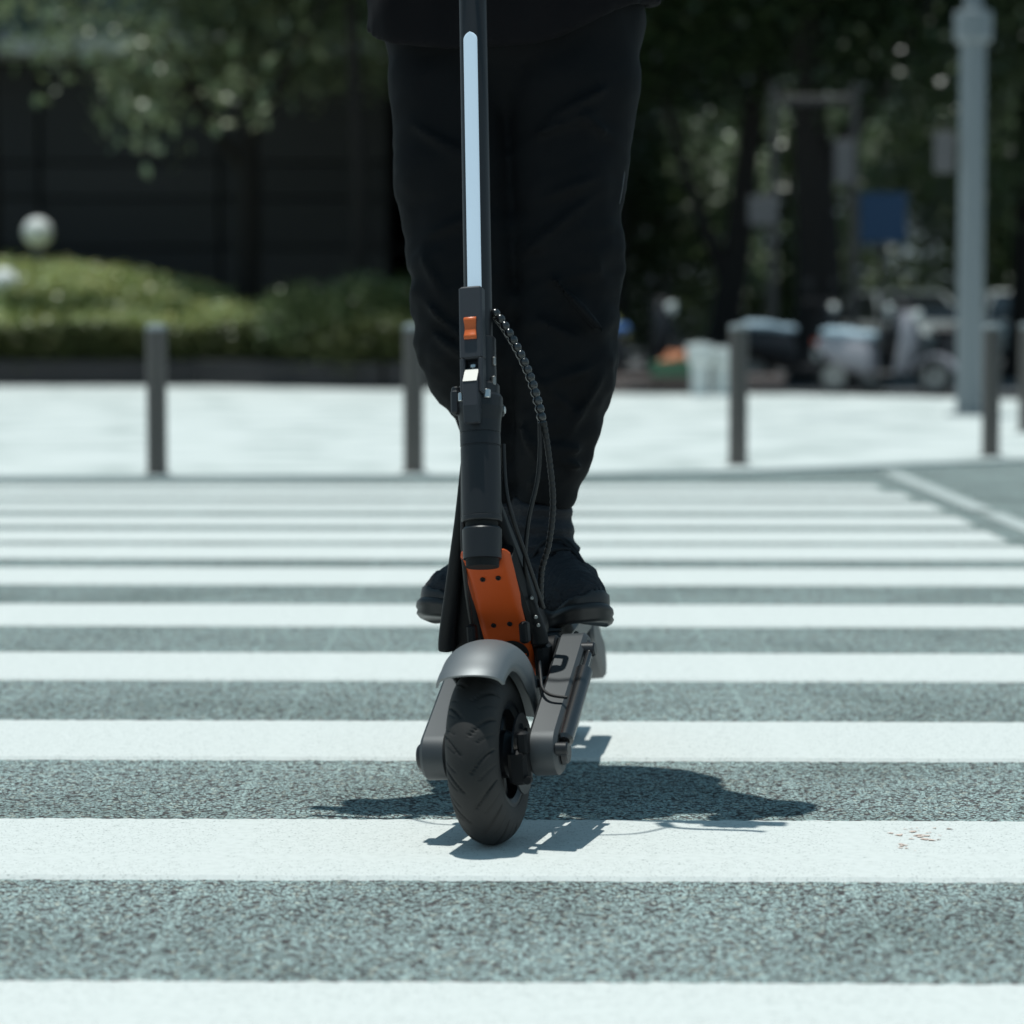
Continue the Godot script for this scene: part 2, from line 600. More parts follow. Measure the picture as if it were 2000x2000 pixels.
# ------------------------------------------------------------------ ground
const KERB := [[-30.0, 12.6], [-8.0, 12.6], [-4.0, 12.62], [-2.3, 12.68], [0.0, 12.83], [1.07, 13.24], [1.9, 13.85], [2.56, 14.35], [5.0, 16.6], [9.0, 21.0], [20.0, 33.0]]

func sheet(pts: Array, y: float) -> SurfaceTool:
	var poly := PackedVector2Array(pts)
	var st := new_st()
	st.set_smooth_group(-1)
	var t := Geometry2D.triangulate_polygon(poly)
	for i in range(0, t.size(), 3):
		var a := Vector3(poly[t[i]].x, y, poly[t[i]].y)
		var b := Vector3(poly[t[i + 1]].x, y, poly[t[i + 1]].y)
		var c := Vector3(poly[t[i + 2]].x, y, poly[t[i + 2]].y)
		if (b - a).cross(c - a).y > 0.0: tri(st, a, b, c)
		else: tri(st, a, c, b)
	return st

func make_ground() -> void:
	struct("ground", sheet([Vector2(-300, 60), Vector2(300, 60), Vector2(300, -300), Vector2(-300, -300)], -0.03), M.soil)
	var front := []
	for k in KERB: front.append(Vector2(k[0], -k[1]))
	# road: asphalt sheet up to just under the kerb line
	var edge := front.duplicate()
	edge.reverse()
	var road := struct("road", sheet([Vector2(-30, 8), Vector2(20, 8)] + edge.map(func(p): return p + Vector2(0, -0.05)), 0.0), M.asphalt)
	# zebra stripes: [near edge, far edge] in metres from the camera
	var stripes := [[2.50, 2.985], [3.566, 3.975], [4.553, 4.969], [5.570, 6.002], [6.571, 7.040], [7.614, 8.09], [8.457, 8.90], [9.12, 9.54], [9.846, 10.25], [10.60, 10.98], [11.32, 11.64], [11.95, 12.24]]
	rng.seed = 77
	var tilt := 0.017
	for i in stripes.size():
		var s: Array = stripes[i]
		var x1: float = 1.56 + 0.02 * (12.0 - s[0]) * 0.6 + rng.randf_range(-0.02, 0.02)
		var st := new_st()
		var n := 420 if s[0] < 6.0 else 120
		var rag := 0.005 if s[0] < 6.0 else 0.004
		var nz := noise(FastNoiseLite.TYPE_SIMPLEX, 9.0, 100 + i, 3)
		var lowv := []
		var higv := []
		for j in n + 1:
			var x := lerpf(-7.0, x1, float(j) / n)
			# more steps where the camera is near
			if s[0] < 6.0: x = lerpf(-1.6, x1 , float(j) / n) if j > 0 else -7.0
			var zn: float = -s[0] + tilt * x + nz.get_noise_2d(x * 3.0, 0.0) * rag + rng.randf_range(-1, 1) * rag * 0.25
			var zf: float = -s[1] + tilt * x + nz.get_noise_2d(x * 3.0, 50.0) * rag + rng.randf_range(-1, 1) * rag * 0.25
			lowv.append(Vector3(x, 0.005, zn))
			higv.append(Vector3(x, 0.005, zf))
		st.set_smooth_group(-1)
		var dn := Vector3(0, -0.0052, 0)
		var ot := Vector3(0, 0, 0.007)
		for j in n:
			quad(st, lowv[j], lowv[j + 1], higv[j + 1], higv[j])
			quad(st, lowv[j] + dn + ot, lowv[j + 1] + dn + ot, lowv[j + 1], lowv[j])
			quad(st, higv[j + 1] + dn - ot, higv[j] + dn - ot, higv[j], higv[j + 1])
		quad(st, lowv[n] + dn, higv[n] + dn, higv[n], lowv[n])
		obj("crosswalk_stripe", st, M.road_paint, road)
	# worn edge line to the right of the crossing, and its gap
	for seg in [[8.3, 10.45], [10.6, 13.35]]:
		var st := new_st()
		var pts := []
		for e in seg:
			pts.append(Vector3(1.70 + (e - 9.0) * 0.004, 0.005, -e))
		quad(st, pts[0], pts[0] + Vector3(0.085, 0, 0), pts[1] + Vector3(0.085, 0, 0), pts[1])
		obj("edge_line", st, M.worn_paint, road)
	# scraped orange paint on the stripe beside the scooter
	var sc := new_st()
	for c in [[0.548, -3.86, 26, 0.030, 0.030], [0.515, -3.78, 8, 0.012, 0.03]]:
		for i in c[2]:
			var p := Vector3(c[0] + rng.randfn() * c[3] * 0.6, 0.0062, c[1] + rng.randfn() * c[4])
			var w := rng.randf_range(0.002, 0.007)
			var a := p + Vector3(-w, 0, rng.randf_range(-1, 1) * w)
			var b := p + Vector3(w * 0.3, 0, w * rng.randf_range(0.4, 1.2))
			var d := p + Vector3(w, 0, rng.randf_range(-1, 1) * w)
			var f := p + Vector3(-w * 0.2, 0, -w * rng.randf_range(0.4, 1.2))
			quad(sc, a, b, d, f)
	mat("scraped_paint", lin(0.66, 0.52, 0.45), 0.8)
	var so := obj("paint_scrape", sc, M.scraped_paint, road)
	so.set_meta("kind", "stuff")
	# kerb and pavement, almost flush at the crossing
	var kb := new_st()
	kb.set_smooth_group(-1)
	for i in front.size() - 1:
		var a := Vector3(front[i].x, 0, front[i].y)
		var b := Vector3(front[i + 1].x, 0, front[i + 1].y)
		var w := Vector3(0, 0, -0.16)
		var u := Vector3(0, 0.014, 0)
		quad(kb, a - u, b - u, b + u, a + u)
		quad(kb, a + u, b + u, b + u + w, a + u + w)
	struct("kerb", kb, M.kerb_stone)
	struct("pavement", sheet(front.map(func(p): return p + Vector2(0, -0.16)) + [Vector2(20, -34), Vector2(4.6, -25.6), Vector2(2.7, -27.5), Vector2(1.2, -27.5), Vector2(-1.4, -29.8), Vector2(-3.3, -31.6), Vector2(-5.6, -31.0), Vector2(-30, -29)], 0.010), M.paving)
	struct("side_road", sheet([Vector2(-30, -28.9), Vector2(20, -28.9), Vector2(60, -20), Vector2(60, -90), Vector2(-30, -90)], -0.012), M.far_road)

# ------------------------------------------------------------------ the scooter
var STEER := Transform3D()
const RAKE := -0.235

func stem_frame() -> Transform3D:
	var y := Vector3(0, 1, RAKE).normalized()
	var x := Vector3.RIGHT
	return Transform3D(Basis(x, y, x.cross(y)), Vector3(0, 0.378, -0.045))

func sy(h: float) -> float:
	return (h - 0.378) * sqrt(1.0 + RAKE * RAKE)

func fy(h: float) -> float:   # for pieces carried in front of the axis
	return sy(h - 0.0125)

func ky(h: float) -> float:
	return sy(h - 0.008)

func tyre_mesh(R: float, hw: float) -> SurfaceTool:
	var st := new_st()
	var na := 720
	var prof := []
	for i in 41:
		var u := -1.0 + 2.0 * i / 40.0
		var a := u * 1.95
		# round section between bead and bead
		var x := sin(a) * hw
		var r := R - 0.036 + cos(a) * 0.036
		prof.append(Vector2(x, r))
	var rings := []
	for i in na:
		var th := TAU * i / na
		var ring := PackedVector3Array()
		for j in prof.size():
			var p: Vector2 = prof[j]
			var r := p.y
			var ax := absf(p.x) / hw
			if j > 6 and j < 34:
				var ph := fmod(th / TAU * 15.0 + (ax * 0.85 if p.x > 0 else ax * 0.85 + 0.5), 1.0)
				if ax > 0.06 and ax < 0.95 and ph < 0.11: r -= 0.0036 * smoothstep(0.06, 0.22, ax) * (1.0 - absf(ph - 0.055) / 0.055)
				var ph2 := fmod(th / TAU * 30.0 + ax * 1.3 + (0.3 if p.x > 0 else 0.8), 1.0)
				if ax > 0.45 and ax < 0.97 and ph2 < 0.18: r -= 0.0020 * (1.0 - absf(ph2 - 0.09) / 0.09)
			ring.append(Vector3(p.x, R + cos(th) * r, sin(th) * r))
		rings.append(ring)
	rings.append(rings[0])
	loft(st, rings, false, true, false)
	return st

func steer_part(called: String, st: SurfaceTool, m: Material, parent: Node) -> MeshInstance3D:
	var o := obj(called, st, m, parent)
	o.transform = STEER
	return o

func make_scooter() -> void:
	var body := Basis(Vector3.UP, deg_to_rad(-6.0)) * Basis(Vector3.BACK, deg_to_rad(4.5))
	var steer := Basis(Vector3.UP, deg_to_rad(-14.0)) * Basis(Vector3.BACK, deg_to_rad(4.5))
	STEER = Transform3D(body.inverse() * steer, Vector3.ZERO)
	var s := thing("electric_scooter", "black electric kick scooter with orange front plate and blue light strip", "scooter", Vector3(-0.0219, 0.004, -3.795))
	s.basis = body
	var st: SurfaceTool
	var R := 0.12
	var X := Basis(Vector3.BACK, -PI / 2)           # turns a lathe's y axis to +x
	# front wheel
	var wheel := steer_part("front_wheel", rim_mesh(R), M.black_metal, s)
	var o := obj("tyre", tyre_mesh(R, 0.035), M.tyre, wheel)
	st = new_st()
	cyl(st, Transform3D(X, Vector3(0.0455, R, 0)), [[0.0, 0.022], [0.0, 0.054], [0.0025, 0.054], [0.0025, 0.022]], 40)
	obj("brake_disc", st, M.black_metal, wheel)
	st = new_st()
	for k in 9:
		var a := TAU * k / 9.0
		rod(st, Vector3(0.047, R + cos(a) * 0.036, sin(a) * 0.036), Vector3(0.0492, R + cos(a) * 0.036, sin(a) * 0.036), 0.004)
	obj("disc_bolt", st, M.dark_hole, wheel)
	st = new_st()
	bx(st, Vector3(0.052, R - 0.012, 0.042), Vector3(0.026, 0.046, 0.028), 0.005)
	bx(st, Vector3(0.060, R + 0.02, 0.044), Vector3(0.014, 0.03, 0.02), 0.003)
	rod(st, Vector3(0.066, R - 0.028, 0.05), Vector3(0.066, R - 0.028, 0.062), 0.005)
	rod(st, Vector3(0.058, R + 0.004, 0.05), Vector3(0.058, R + 0.004, 0.06), 0.004)
	steer_part("brake_caliper", st, M.black_plastic, s)
	# fender
	st = new_st()
	var rings := []
	var sec_o := []
	for j in 21:
		var g := lerpf(-1.0, 1.0, j / 20.0)
		var aa := g * 1.38
		sec_o.append(Vector2(sin(aa) * 0.0475, (cos(aa) - 1.0) * 0.029))
	for i in 41:
		var t := i / 40.0
		var th := deg_to_rad(lerpf(41.0, -78.0, t))
		var rr := 0.154 + 0.004 * smoothstep(0.12, 0.0, t)
		var ring := PackedVector3Array()
		var drop := 0.004 + 0.040 * smoothstep(0.05, 0.6, t)
		var pts := []
		for q in sec_o.size():
			var p: Vector2 = sec_o[q]
			pts.append(Vector2(p.x, p.y - drop * smoothstep(0.80, 1.0, absf(q - 10.0) / 10.0)))
		for q in range(sec_o.size() - 1, -1, -1):
			pts.append(Vector2(pts[q].x * 0.94, pts[q].y - (0.003 if absf(q - 10.0) < 9.5 else 0.0)))
		for p in pts:
			# the front lip bows: its corners reach further down than its middle
			var tt: float = th - 0.05 * (p.x / 0.05) ** 2 * smoothstep(0.25, 0.0, t)
			ring.append(Vector3(p.x + 0.004, R + cos(tt) * (rr + p.y), sin(tt) * (rr + p.y)))
		rings.append(ring)
	loft(st, rings, false, true)
	cap_shell(st, rings)
	var fender := steer_part("front_fender", st, M.fender_grey, s)
	st = new_st()
	for q in [-1, 1]:
		rod(st, Vector3(q * 0.047, 0.20, -0.11), Vector3(q * 0.066, 0.205, -0.16), 0.006)
	obj("stay", st, M.black_metal, fender)
	# swing arms reaching forward to the axle
	var arm_line := capsule_outline(Vector2(0.0, 0.122), 0.033, Vector2(-0.205, 0.232), 0.025)
	for q in [-1, 1]:
		st = new_st()
		var x0 := 0.060 if q > 0 else -0.088
		var x1 := 0.101 if q > 0 else -0.050
		slab_x(st, arm_line, x0, x1, 0.005, Transform3D(), true)
		var arm := steer_part("swing_arm", st, M.gunmetal, s)
		st = new_st()
		var xe := x1 if q > 0 else x0
		rod(st, Vector3(xe, 0.121, 0), Vector3(xe + q * 0.009, 0.121, 0), 0.019, 0.017, 24, 0.002)
		obj("axle_nut", st, M.black_metal, arm)
		st = new_st()
		rod(st, Vector3(x0 - 0.003, 0.232, -0.205), Vector3(x1 + 0.003, 0.232, -0.205), 0.015, 0.015, 24, 0.002)
		obj("pivot", st, M.black_metal, arm)
	st = new_st()
	rod(st, Vector3(-0.05, 0.12, 0), Vector3(0.06, 0.12, 0), 0.011)
	steer_part("axle", st, M.dull_steel, s)
	# shock absorber outside the right arm
	st = new_st()
	var sa := Vector3(0.1075, 0.135, 0.012)
	var sb := Vector3(0.1075, 0.212, -0.135)
	rod(st, sa, sb, 0.0118, 0.0125, 24, 0.004)
	var shock := steer_part("shock_absorber", st, M.cable, s)
	st = new_st()
	rod(st, sa + Vector3(-0.010, -0.008, 0.012), sa + Vector3(0.008, -0.008, 0.012), 0.009, 0.009, 20, 0.002)
	obj("lower_eye", st, M.black_metal, shock)
	st = new_st()
	rod(st, sb, sb + Vector3(0, 0.022, -0.042), 0.005)
	obj("piston_rod", st, M.cable, shock)
	st = new_st()
	rod(st, sb + Vector3(-0.014, 0.024, -0.046), sb + Vector3(0.008, 0.024, -0.046), 0.010, 0.010, 20, 0.002)
	obj("upper_eye", st, M.black_metal, shock)
	# brake hose curling over the right arm
	st = new_st()
	var hose := smooth_path([Vector3(0.052, 0.230, -0.11), Vector3(0.059, 0.214, -0.083), Vector3(0.066, 0.199, -0.060), Vector3(0.080, 0.191, -0.045), Vector3(0.104, 0.187, -0.040)])
	tube(st, hose, func(_i): return 0.0022, 8)
	steer_part("brake_hose", st, M.cable_matt, s)
	# fork crown behind the orange plate
	var pa := Vector3(0, 0.392, -0.050)
	var pb := Vector3(0, 0.205, -0.180)
	var pd := (pb - pa)
	var pn := Vector3(0, -pd.z, pd.y).normalized()
	if pn.z < 0.0: pn = -pn
	st = new_st()
	rings = []
	for i in 9:
		var t := i / 8.0
		var c := pa.lerp(pb, lerpf(0.12, 1.0, t)) - pn * 0.020
		var hw := lerpf(0.033, 0.048, t)
		var ring := PackedVector3Array()
		for p in [[hw, 0.014], [hw - 0.006, 0.018], [-hw + 0.006, 0.018], [-hw, 0.014], [-hw, -0.014], [-hw + 0.006, -0.020], [hw - 0.006, -0.020], [hw, -0.014]]:
			ring.append(c + Vector3(p[0], 0, 0) + pn * p[1])
		rings.append(ring)
	loft(st, rings, true, false)
	for q in [-1, 1]:
		rod(st, Vector3(q * 0.036, 0.232, -0.205), Vector3(q * 0.058, 0.232, -0.205), 0.024, 0.024, 24, 0.003)
		bx(st, Vector3(q * 0.044, 0.225, -0.180), Vector3(0.020, 0.05, 0.06), 0.006)
		bx(st, Vector3(q * 0.037, 0.272, -0.10), Vector3(0.012, 0.03, 0.02), 0.003)
	steer_part("fork_crown", st, M.black_plastic, s)
	# orange plate: bent side flanges, round notch at the top under the head tube
	st = new_st()
	var grid := []
	for i in 25:
		var t := i / 24.0
		var row := []
		for j in 29:
			var u := -1.0 + j / 14.0
			var hw := lerpf(0.0345, 0.034, t)
			var bend := maxf(absf(u) - 0.66, 0.0) / 0.34
			var top := 0.030 * sqrt(maxf(0.0, 1.0 - (u / 0.78) ** 2)) / pd.length() + (0.014 * bend * bend * bend / pd.length())
			var tt := lerpf(top, 1.0, t)
			row.append(pa + pd * tt + Vector3(u * hw, 0, 0) + pn * (0.004 - bend * bend * 0.008))
		grid.append(row)
	st.set_smooth_group(0)
	for i in 24:
		for j in 28:
			quad(st, grid[i][j], grid[i + 1][j], grid[i + 1][j + 1], grid[i][j + 1])
	st.set_smooth_group(1)
	for i in 24:
		for j in 28:
			quad(st, grid[i][j + 1] - pn * 0.0025, grid[i + 1][j + 1] - pn * 0.0025, grid[i + 1][j] - pn * 0.0025, grid[i][j] - pn * 0.0025)
	st.set_smooth_group(-1)
	for j in 28:
		quad(st, grid[0][j], grid[0][j + 1], grid[0][j + 1] - pn * 0.0025, grid[0][j] - pn * 0.0025)
	for i in 24:
		quad(st, grid[i + 1][0], grid[i][0], grid[i][0] - pn * 0.0025, grid[i + 1][0] - pn * 0.0025)
		quad(st, grid[i][28], grid[i + 1][28], grid[i + 1][28] - pn * 0.0025, grid[i][28] - pn * 0.0025)
	var plate := steer_part("front_plate", st, M.orange, s)
	for sc in [[-0.0095, 0.215], [0.0125, 0.21], [-0.0115, 0.575], [0.0115, 0.57]]:
		st = new_st()
		var c := pa + pd * float(sc[1]) + Vector3(sc[0], 0, 0) + pn * 0.0035
		cyl(st, frame_along(c, c + pn), [[0.0, 0.0036], [0.0022, 0.0036], [0.0026, 0.0030], [0.0026, 0.0017], [0.0008, 0.0015], [0.0008, 0.0]], 16)
		obj("screw", st, M.dark_hole, plate)
	st = new_st()
	var vc := pa + pd * 0.80 + pn * 0.0045 + Vector3(0.006, 0, 0)
	cyl(st, frame_along(vc, vc + pn), [[0.0, 0.0], [0.0, 0.022], [0.0016, 0.0215], [0.0016, 0.0]], 32)
	obj("vent", st, M.dark_hole, plate)
	for k in 3:
		st = new_st()
		box(st, Transform3D(Basis(Vector3.RIGHT, pn.signed_angle_to(Vector3.BACK, Vector3.RIGHT) * -1.0), vc + pd.normalized() * (0.002 + 0.006 * k) + pn * 0.0022 + Vector3(0.006, 0, 0)), Vector3(0.026, 0.0026, 0.0022), 0.0005)
		obj("vent_slat", st, M.orange, plate)
	# steering column on its raked axis
	var ax := stem_frame()
	st = new_st()
	cyl(st, ax, [[0.0, 0.0], [0.0, 0.0225], [0.001, 0.0262], [sy(0.4175), 0.0268], [sy(0.4205), 0.0245], [sy(0.4205), 0.0]], 48)
	steer_part("headset_cup", st, M.black_metal, s)
	st = new_st()
	cyl(st, ax, [[sy(0.368), 0.0], [sy(0.368), 0.0225], [0.0005, 0.0225]], 32)
	steer_part("crown_race", st, M.dark_hole, s)
	st = new_st()
	cyl(st, ax, [[sy(0.418), 0.0], [sy(0.418), 0.0222], [sy(0.430), 0.0222], [sy(0.430), 0.0]], 48)
	steer_part("headset_gap", st, M.dark_hole, s)
	st = new_st()
	cyl(st, ax, [[sy(0.428), 0.0], [sy(0.428), 0.0265], [sy(0.4295), 0.0275], [sy(0.4345), 0.0275], [sy(0.4350), 0.0268], [sy(0.4362), 0.0268], [sy(0.4367), 0.0272], [sy(0.527), 0.0272], [sy(0.5275), 0.0264], [sy(0.529), 0.0264], [sy(0.5295), 0.0275], [sy(0.545), 0.0275], [sy(0.5454), 0.0268], [sy(0.5466), 0.0268], [sy(0.547), 0.0276], [sy(0.562), 0.0285], [sy(0.580), 0.0315], [sy(0.594), 0.0315], [sy(0.598), 0.029], [sy(0.598), 0.0]], 48)
	steer_part("steering_tube", st, M.black_metal, s)
	# folding joint
	st = new_st()
	cyl(st, ax, [[ky(0.604), 0.0], [ky(0.604), 0.0265], [ky(0.606), 0.0275], [ky(0.618), 0.0275], [ky(0.620), 0.026], [ky(0.622), 0.0235], [ky(0.682), 0.0235], [ky(0.684), 0.022], [ky(0.684), 0.0]], 48)
	var knee := steer_part("folding_joint", st, M.black_metal, s)
	st = new_st()
	# hinge ears at the rear and a side knob
	box(st, ax * Transform3D(Basis(), Vector3(0, ky(0.592), -0.034)), Vector3(0.030, 0.036, 0.02), 0.004)
	rod(st, ax * Vector3(-0.022, ky(0.592), -0.036), ax * Vector3(0.024, ky(0.592), -0.036), 0.009, 0.009, 20, 0.0015)
	obj("hinge", st, M.black_metal, knee)
	st = new_st()
	rod(st, ax * Vector3(0.0240, ky(0.592), -0.036), ax * Vector3(0.0262, ky(0.592), -0.036), 0.0052, 0.0052, 20, 0.0006)
	obj("hinge_pin", st, M.steel, knee)
	st = new_st()
	box(st, ax * Transform3D(Basis(), Vector3(-0.0300, ky(0.596), 0.010)), Vector3(0.013, 0.034, 0.02), 0.003)
	rod(st, ax * Vector3(-0.0300, ky(0.600), 0.012), ax * Vector3(-0.0300, ky(0.617), 0.012), 0.0068, 0.0062, 18, 0.0015)
	obj("side_knob", st, M.black_metal, knee)
	for b in [[-0.0175, 0.605, 0.030, 0.0045], [0.0165, 0.608, 0.026, 0.006], [0.0235, 0.628, 0.012, 0.003], [0.0245, 0.602, 0.012, 0.003], [0.0235, 0.655, 0.008, 0.0025]]:
		st = new_st()
		var p := ax * Vector3(b[0], ky(b[1]), b[2])
		rod(st, p - ax.basis.y * 0.012, p, b[3], b[3], 16, 0.001)
		obj("bolt", st, M.steel if b[3] > 0.004 else M.dull_steel, knee)
	# latch housing on the front of the stem
	st = new_st()
	var zl := 0.032
	var W := 0.0325
	box(st, ax * Transform3D(Basis(), Vector3(0, (fy(0.652) + fy(0.750)) * 0.5, zl)), Vector3(W, fy(0.750) - fy(0.652), 0.020), 0.0025)
	box(st, ax * Transform3D(Basis(), Vector3(-W * 0.5 + 0.0035, (fy(0.606) + fy(0.654)) * 0.5, zl)), Vector3(0.007, fy(0.654) - fy(0.606), 0.020), 0.002)
	box(st, ax * Transform3D(Basis(), Vector3(W * 0.5 - 0.0035, (fy(0.606) + fy(0.654)) * 0.5, zl)), Vector3(0.007, fy(0.654) - fy(0.606), 0.020), 0.002)
	box(st, ax * Transform3D(Basis(), Vector3(0, (fy(0.606) + fy(0.74)) * 0.5, 0.017)), Vector3(W * 0.8, fy(0.74) - fy(0.606), 0.014), 0.002)
	var latch := steer_part("latch_housing", st, M.latch_grey, s)
	st = new_st()
	rings = []
	for i in 11:
		var t := i / 10.0
		var h := lerpf(0.678, 0.7075, t)
		var dz := 0.0065 - 0.0046 * sin(PI * t) - (0.004 if i == 0 or i == 10 else 0.0)
		var wv := 0.0092 - 0.0012 * sin(PI * t) - (0.0006 if i == 0 or i == 10 else 0.0)
		var ring := PackedVector3Array()
		for p in [[wv, 0.0], [wv, dz - 0.001], [wv - 0.001, dz], [-wv + 0.001, dz], [-wv, dz - 0.001], [-wv, 0.0]]:
			ring.append(ax * Vector3(p[0], fy(h), zl + 0.0095 + p[1]))
		ring.reverse()
		rings.append(ring)
	rings.reverse()
	loft(st, rings, true, true)
	obj("release_button", st, M.orange_button, latch)
	st = new_st()
	rod(st, ax * Vector3(0.001, fy(0.632), zl), ax * Vector3(0.001, fy(0.646), zl), 0.0035)
	rod(st, ax * Vector3(0.001, fy(0.640), zl), ax * Vector3(0.001, fy(0.6455), zl), 0.0062, 0.0062, 20, 0.001)
	obj("adjuster_bolt", st, M.steel, latch)
	# lever hanging in the slot: sloping pale top, dark face below
	st = new_st()
	var lw := 0.0105
	var prof := PackedVector2Array([Vector2(zl - 0.004, fy(0.638)), Vector2(zl + 0.004, fy(0.639)), Vector2(zl + 0.018, fy(0.619)), Vector2(zl + 0.018, fy(0.588)), Vector2(zl + 0.013, fy(0.566)), Vector2(zl + 0.002, fy(0.566)), Vector2(zl - 0.004, fy(0.585))])
	slab_x(st, prof, -lw, lw, 0.0012, ax)
	var lever := obj("lever", st, M.latch_grey, latch)
	st = new_st()
	var t0 := Vector3(0, fy(0.6385), zl + 0.0045)
	var t1 := Vector3(0, fy(0.6195), zl + 0.0178)
	var tn := Vector3(0, (t1 - t0).z, -(t1 - t0).y).normalized() * 0.0012
	var a0 := ax * (t0 + tn + Vector3(-lw + 0.0008, 0, 0))
	var b0 := ax * (t0 + tn + Vector3(lw - 0.0008, 0, 0))
	var c0 := ax * (t1 + tn + Vector3(lw - 0.0008, 0, 0))
	var d0 := ax * (t1 + tn + Vector3(-lw + 0.0008, 0, 0))
	st.set_smooth_group(-1)
	quad(st, a0, d0, c0, b0)
	var dn := ax.basis * (-tn)
	quad(st, a0, a0 + dn, d0 + dn, d0)
	quad(st, b0, c0, c0 + dn, b0 + dn)
	quad(st, d0, d0 + dn, c0 + dn, c0)
	quad(st, a0, b0, b0 + dn, a0 + dn)
	obj("lever_plate", st, M.dull_steel, lever)
	# stem and light strip
	st = new_st()
	cyl(st, ax, [[sy(0.60), 0.0], [sy(0.60), 0.0192], [sy(1.23), 0.0192], [sy(1.23), 0.0]], 48)
	var stem := steer_part("stem", st, M.black_metal, s)
	st = new_st()
	rings = []
	for i in 61:
		var t := i / 40.0 * 0.972 if i <= 40 else 0.972 + 0.028 * sin((i - 40) / 20.0 * PI / 2)
		var h := lerpf(0.730, 1.096, t)
		var w2 := 0.0098
		if t > 0.972: w2 *= sqrt(maxf(0.02, 1.0 - ((t - 0.972) / 0.028) ** 2))
		var ring := PackedVector3Array()
		for j in 9:
			var a := PI * j / 8.0
			ring.append(ax * Vector3(cos(a) * w2, sy(h), 0.0172 + sin(a) * 0.0035))
		for j in 5:
			ring.append(ax * Vector3(lerpf(-w2, w2, j / 4.0), sy(h), 0.0160))
		ring.reverse()
		rings.append(ring)
	rings.reverse()
	loft(st, rings, true, true)
	obj("light_strip", st, M.light_strip_lens, stem)
	st = new_st()
	cyl(st, ax, [[sy(1.215), 0.0], [sy(1.215), 0.022], [sy(1.265), 0.024], [sy(1.275), 0.022], [sy(1.275), 0.0]], 32)
	obj("clamp", st, M.black_metal, stem)
	# handlebar, grips, levers and display (above the frame; they throw the shadow beside the wheel)
	st = new_st()
	var hb := ax * Vector3(0, sy(1.255), 0.0)
	rod(st, hb + Vector3(-0.21, 0.005, -0.005), hb + Vector3(0.21, 0.005, -0.005), 0.0125)
	var bar := steer_part("handlebar", st, M.black_metal, s)
	for q in [-1, 1]:
		st = new_st()
		rod(st, hb + Vector3(q * 0.205, 0.005, -0.005), hb + Vector3(q * 0.345, 0.008, -0.018), 0.0165, 0.0175, 20, 0.004)
		obj("grip", st, M.tyre, bar)
		st = new_st()
		rod(st, hb + Vector3(q * 0.175, 0.0, 0.012), hb + Vector3(q * 0.19, -0.005, 0.04), 0.011)
		tube(st, smooth_path([hb + Vector3(q * 0.18, -0.004, 0.036), hb + Vector3(q * 0.22, -0.004, 0.05), hb + Vector3(q * 0.30, -0.012, 0.045), hb + Vector3(q * 0.325, -0.012, 0.05)]), func(_i): return 0.006, 8)
		obj("brake_lever", st, M.black_metal, bar)
	st = new_st()
	box(st, Transform3D(Basis(Vector3.RIGHT, 0.5), hb + Vector3(0, 0.028, 0.0)), Vector3(0.085, 0.02, 0.06), 0.006)
	obj("display", st, M.black_plastic, bar)
	st = new_st()
	tube(st, smooth_path([hb + Vector3(0.19, -0.004, 0.045), hb + Vector3(0.15, 0.02, 0.11), hb + Vector3(0.06, 0.02, 0.13), hb + Vector3(0.02, 0.0, 0.07), hb + Vector3(0.005, -0.03, 0.02)]), func(_i): return 0.003, 8)
	tube(st, smooth_path([hb + Vector3(-0.19, -0.004, 0.045), hb + Vector3(-0.12, 0.0, 0.10), hb + Vector3(-0.03, 0.0, 0.07), hb + Vector3(0.0, -0.03, 0.02)]), func(_i): return 0.003, 8)
	obj("brake_cable", st, M.cable_matt, bar)
	# spiral-wrapped cable bowing out to the right, then down the neck
	var cp := [Vector3(0.019, 0.712, -0.128), Vector3(0.030, 0.700, -0.125), Vector3(0.049, 0.662, -0.125), Vector3(0.0635, 0.624, -0.126), Vector3(0.0735, 0.581, -0.128), Vector3(0.0765, 0.555, -0.130)]
	st = new_st()
	var path := smooth_path(cp, 44)
	var acc := PackedFloat32Array([0.0])
	for i in range(1, path.size()): acc.append(acc[i - 1] + path[i].distance_to(path[i - 1]))
	tube(st, path, func(i): return 0.0032 + 0.0034 * sqrt(absf(sin(PI * acc[i] / 0.0112))), 14)
	steer_part("wrapped_cable", st, M.cable, s)
	st = new_st()
	path = smooth_path([Vector3(0.0785, 0.556, -0.130), Vector3(0.0795, 0.513, -0.140), Vector3(0.0785, 0.447, -0.150), Vector3(0.068, 0.389, -0.152), Vector3(0.0535, 0.350, -0.155), Vector3(0.046, 0.30, -0.165)], 44)
	acc = PackedFloat32Array([0.0])
	for i in range(1, path.size()): acc.append(acc[i - 1] + path[i].distance_to(path[i - 1]))
	tube(st, path, func(i): return 0.0036 + 0.0007 * (1.0 if fmod(acc[i], 0.0085) < 0.006 else 0.0), 12)
	steer_part("sleeved_cable", st, M.cable_matt, s)
	for c in [[Vector3(0.020, 0.705, -0.130), Vector3(0.046, 0.658, -0.130), Vector3(0.0675, 0.598, -0.132), Vector3(0.0725, 0.555, -0.132), Vector3(0.065, 0.485, -0.132), Vector3(0.0475, 0.421, -0.125), Vector3(0.0385, 0.356, -0.125), Vector3(0.044, 0.30, -0.15)],
			[Vector3(-0.0285, 0.50, -0.085), Vector3(-0.0295, 0.44, -0.07), Vector3(-0.0300, 0.39, -0.06), Vector3(-0.036, 0.33, -0.085), Vector3(-0.042, 0.28, -0.12)],
			[Vector3(0.0270, 0.53, -0.10), Vector3(0.0285, 0.47, -0.09), Vector3(0.036, 0.425, -0.09), Vector3(0.047, 0.37, -0.105), Vector3(0.056, 0.30, -0.14)]]:
		st = new_st()
		tube(st, smooth_path(c, 12), func(_i): return 0.0030, 10)
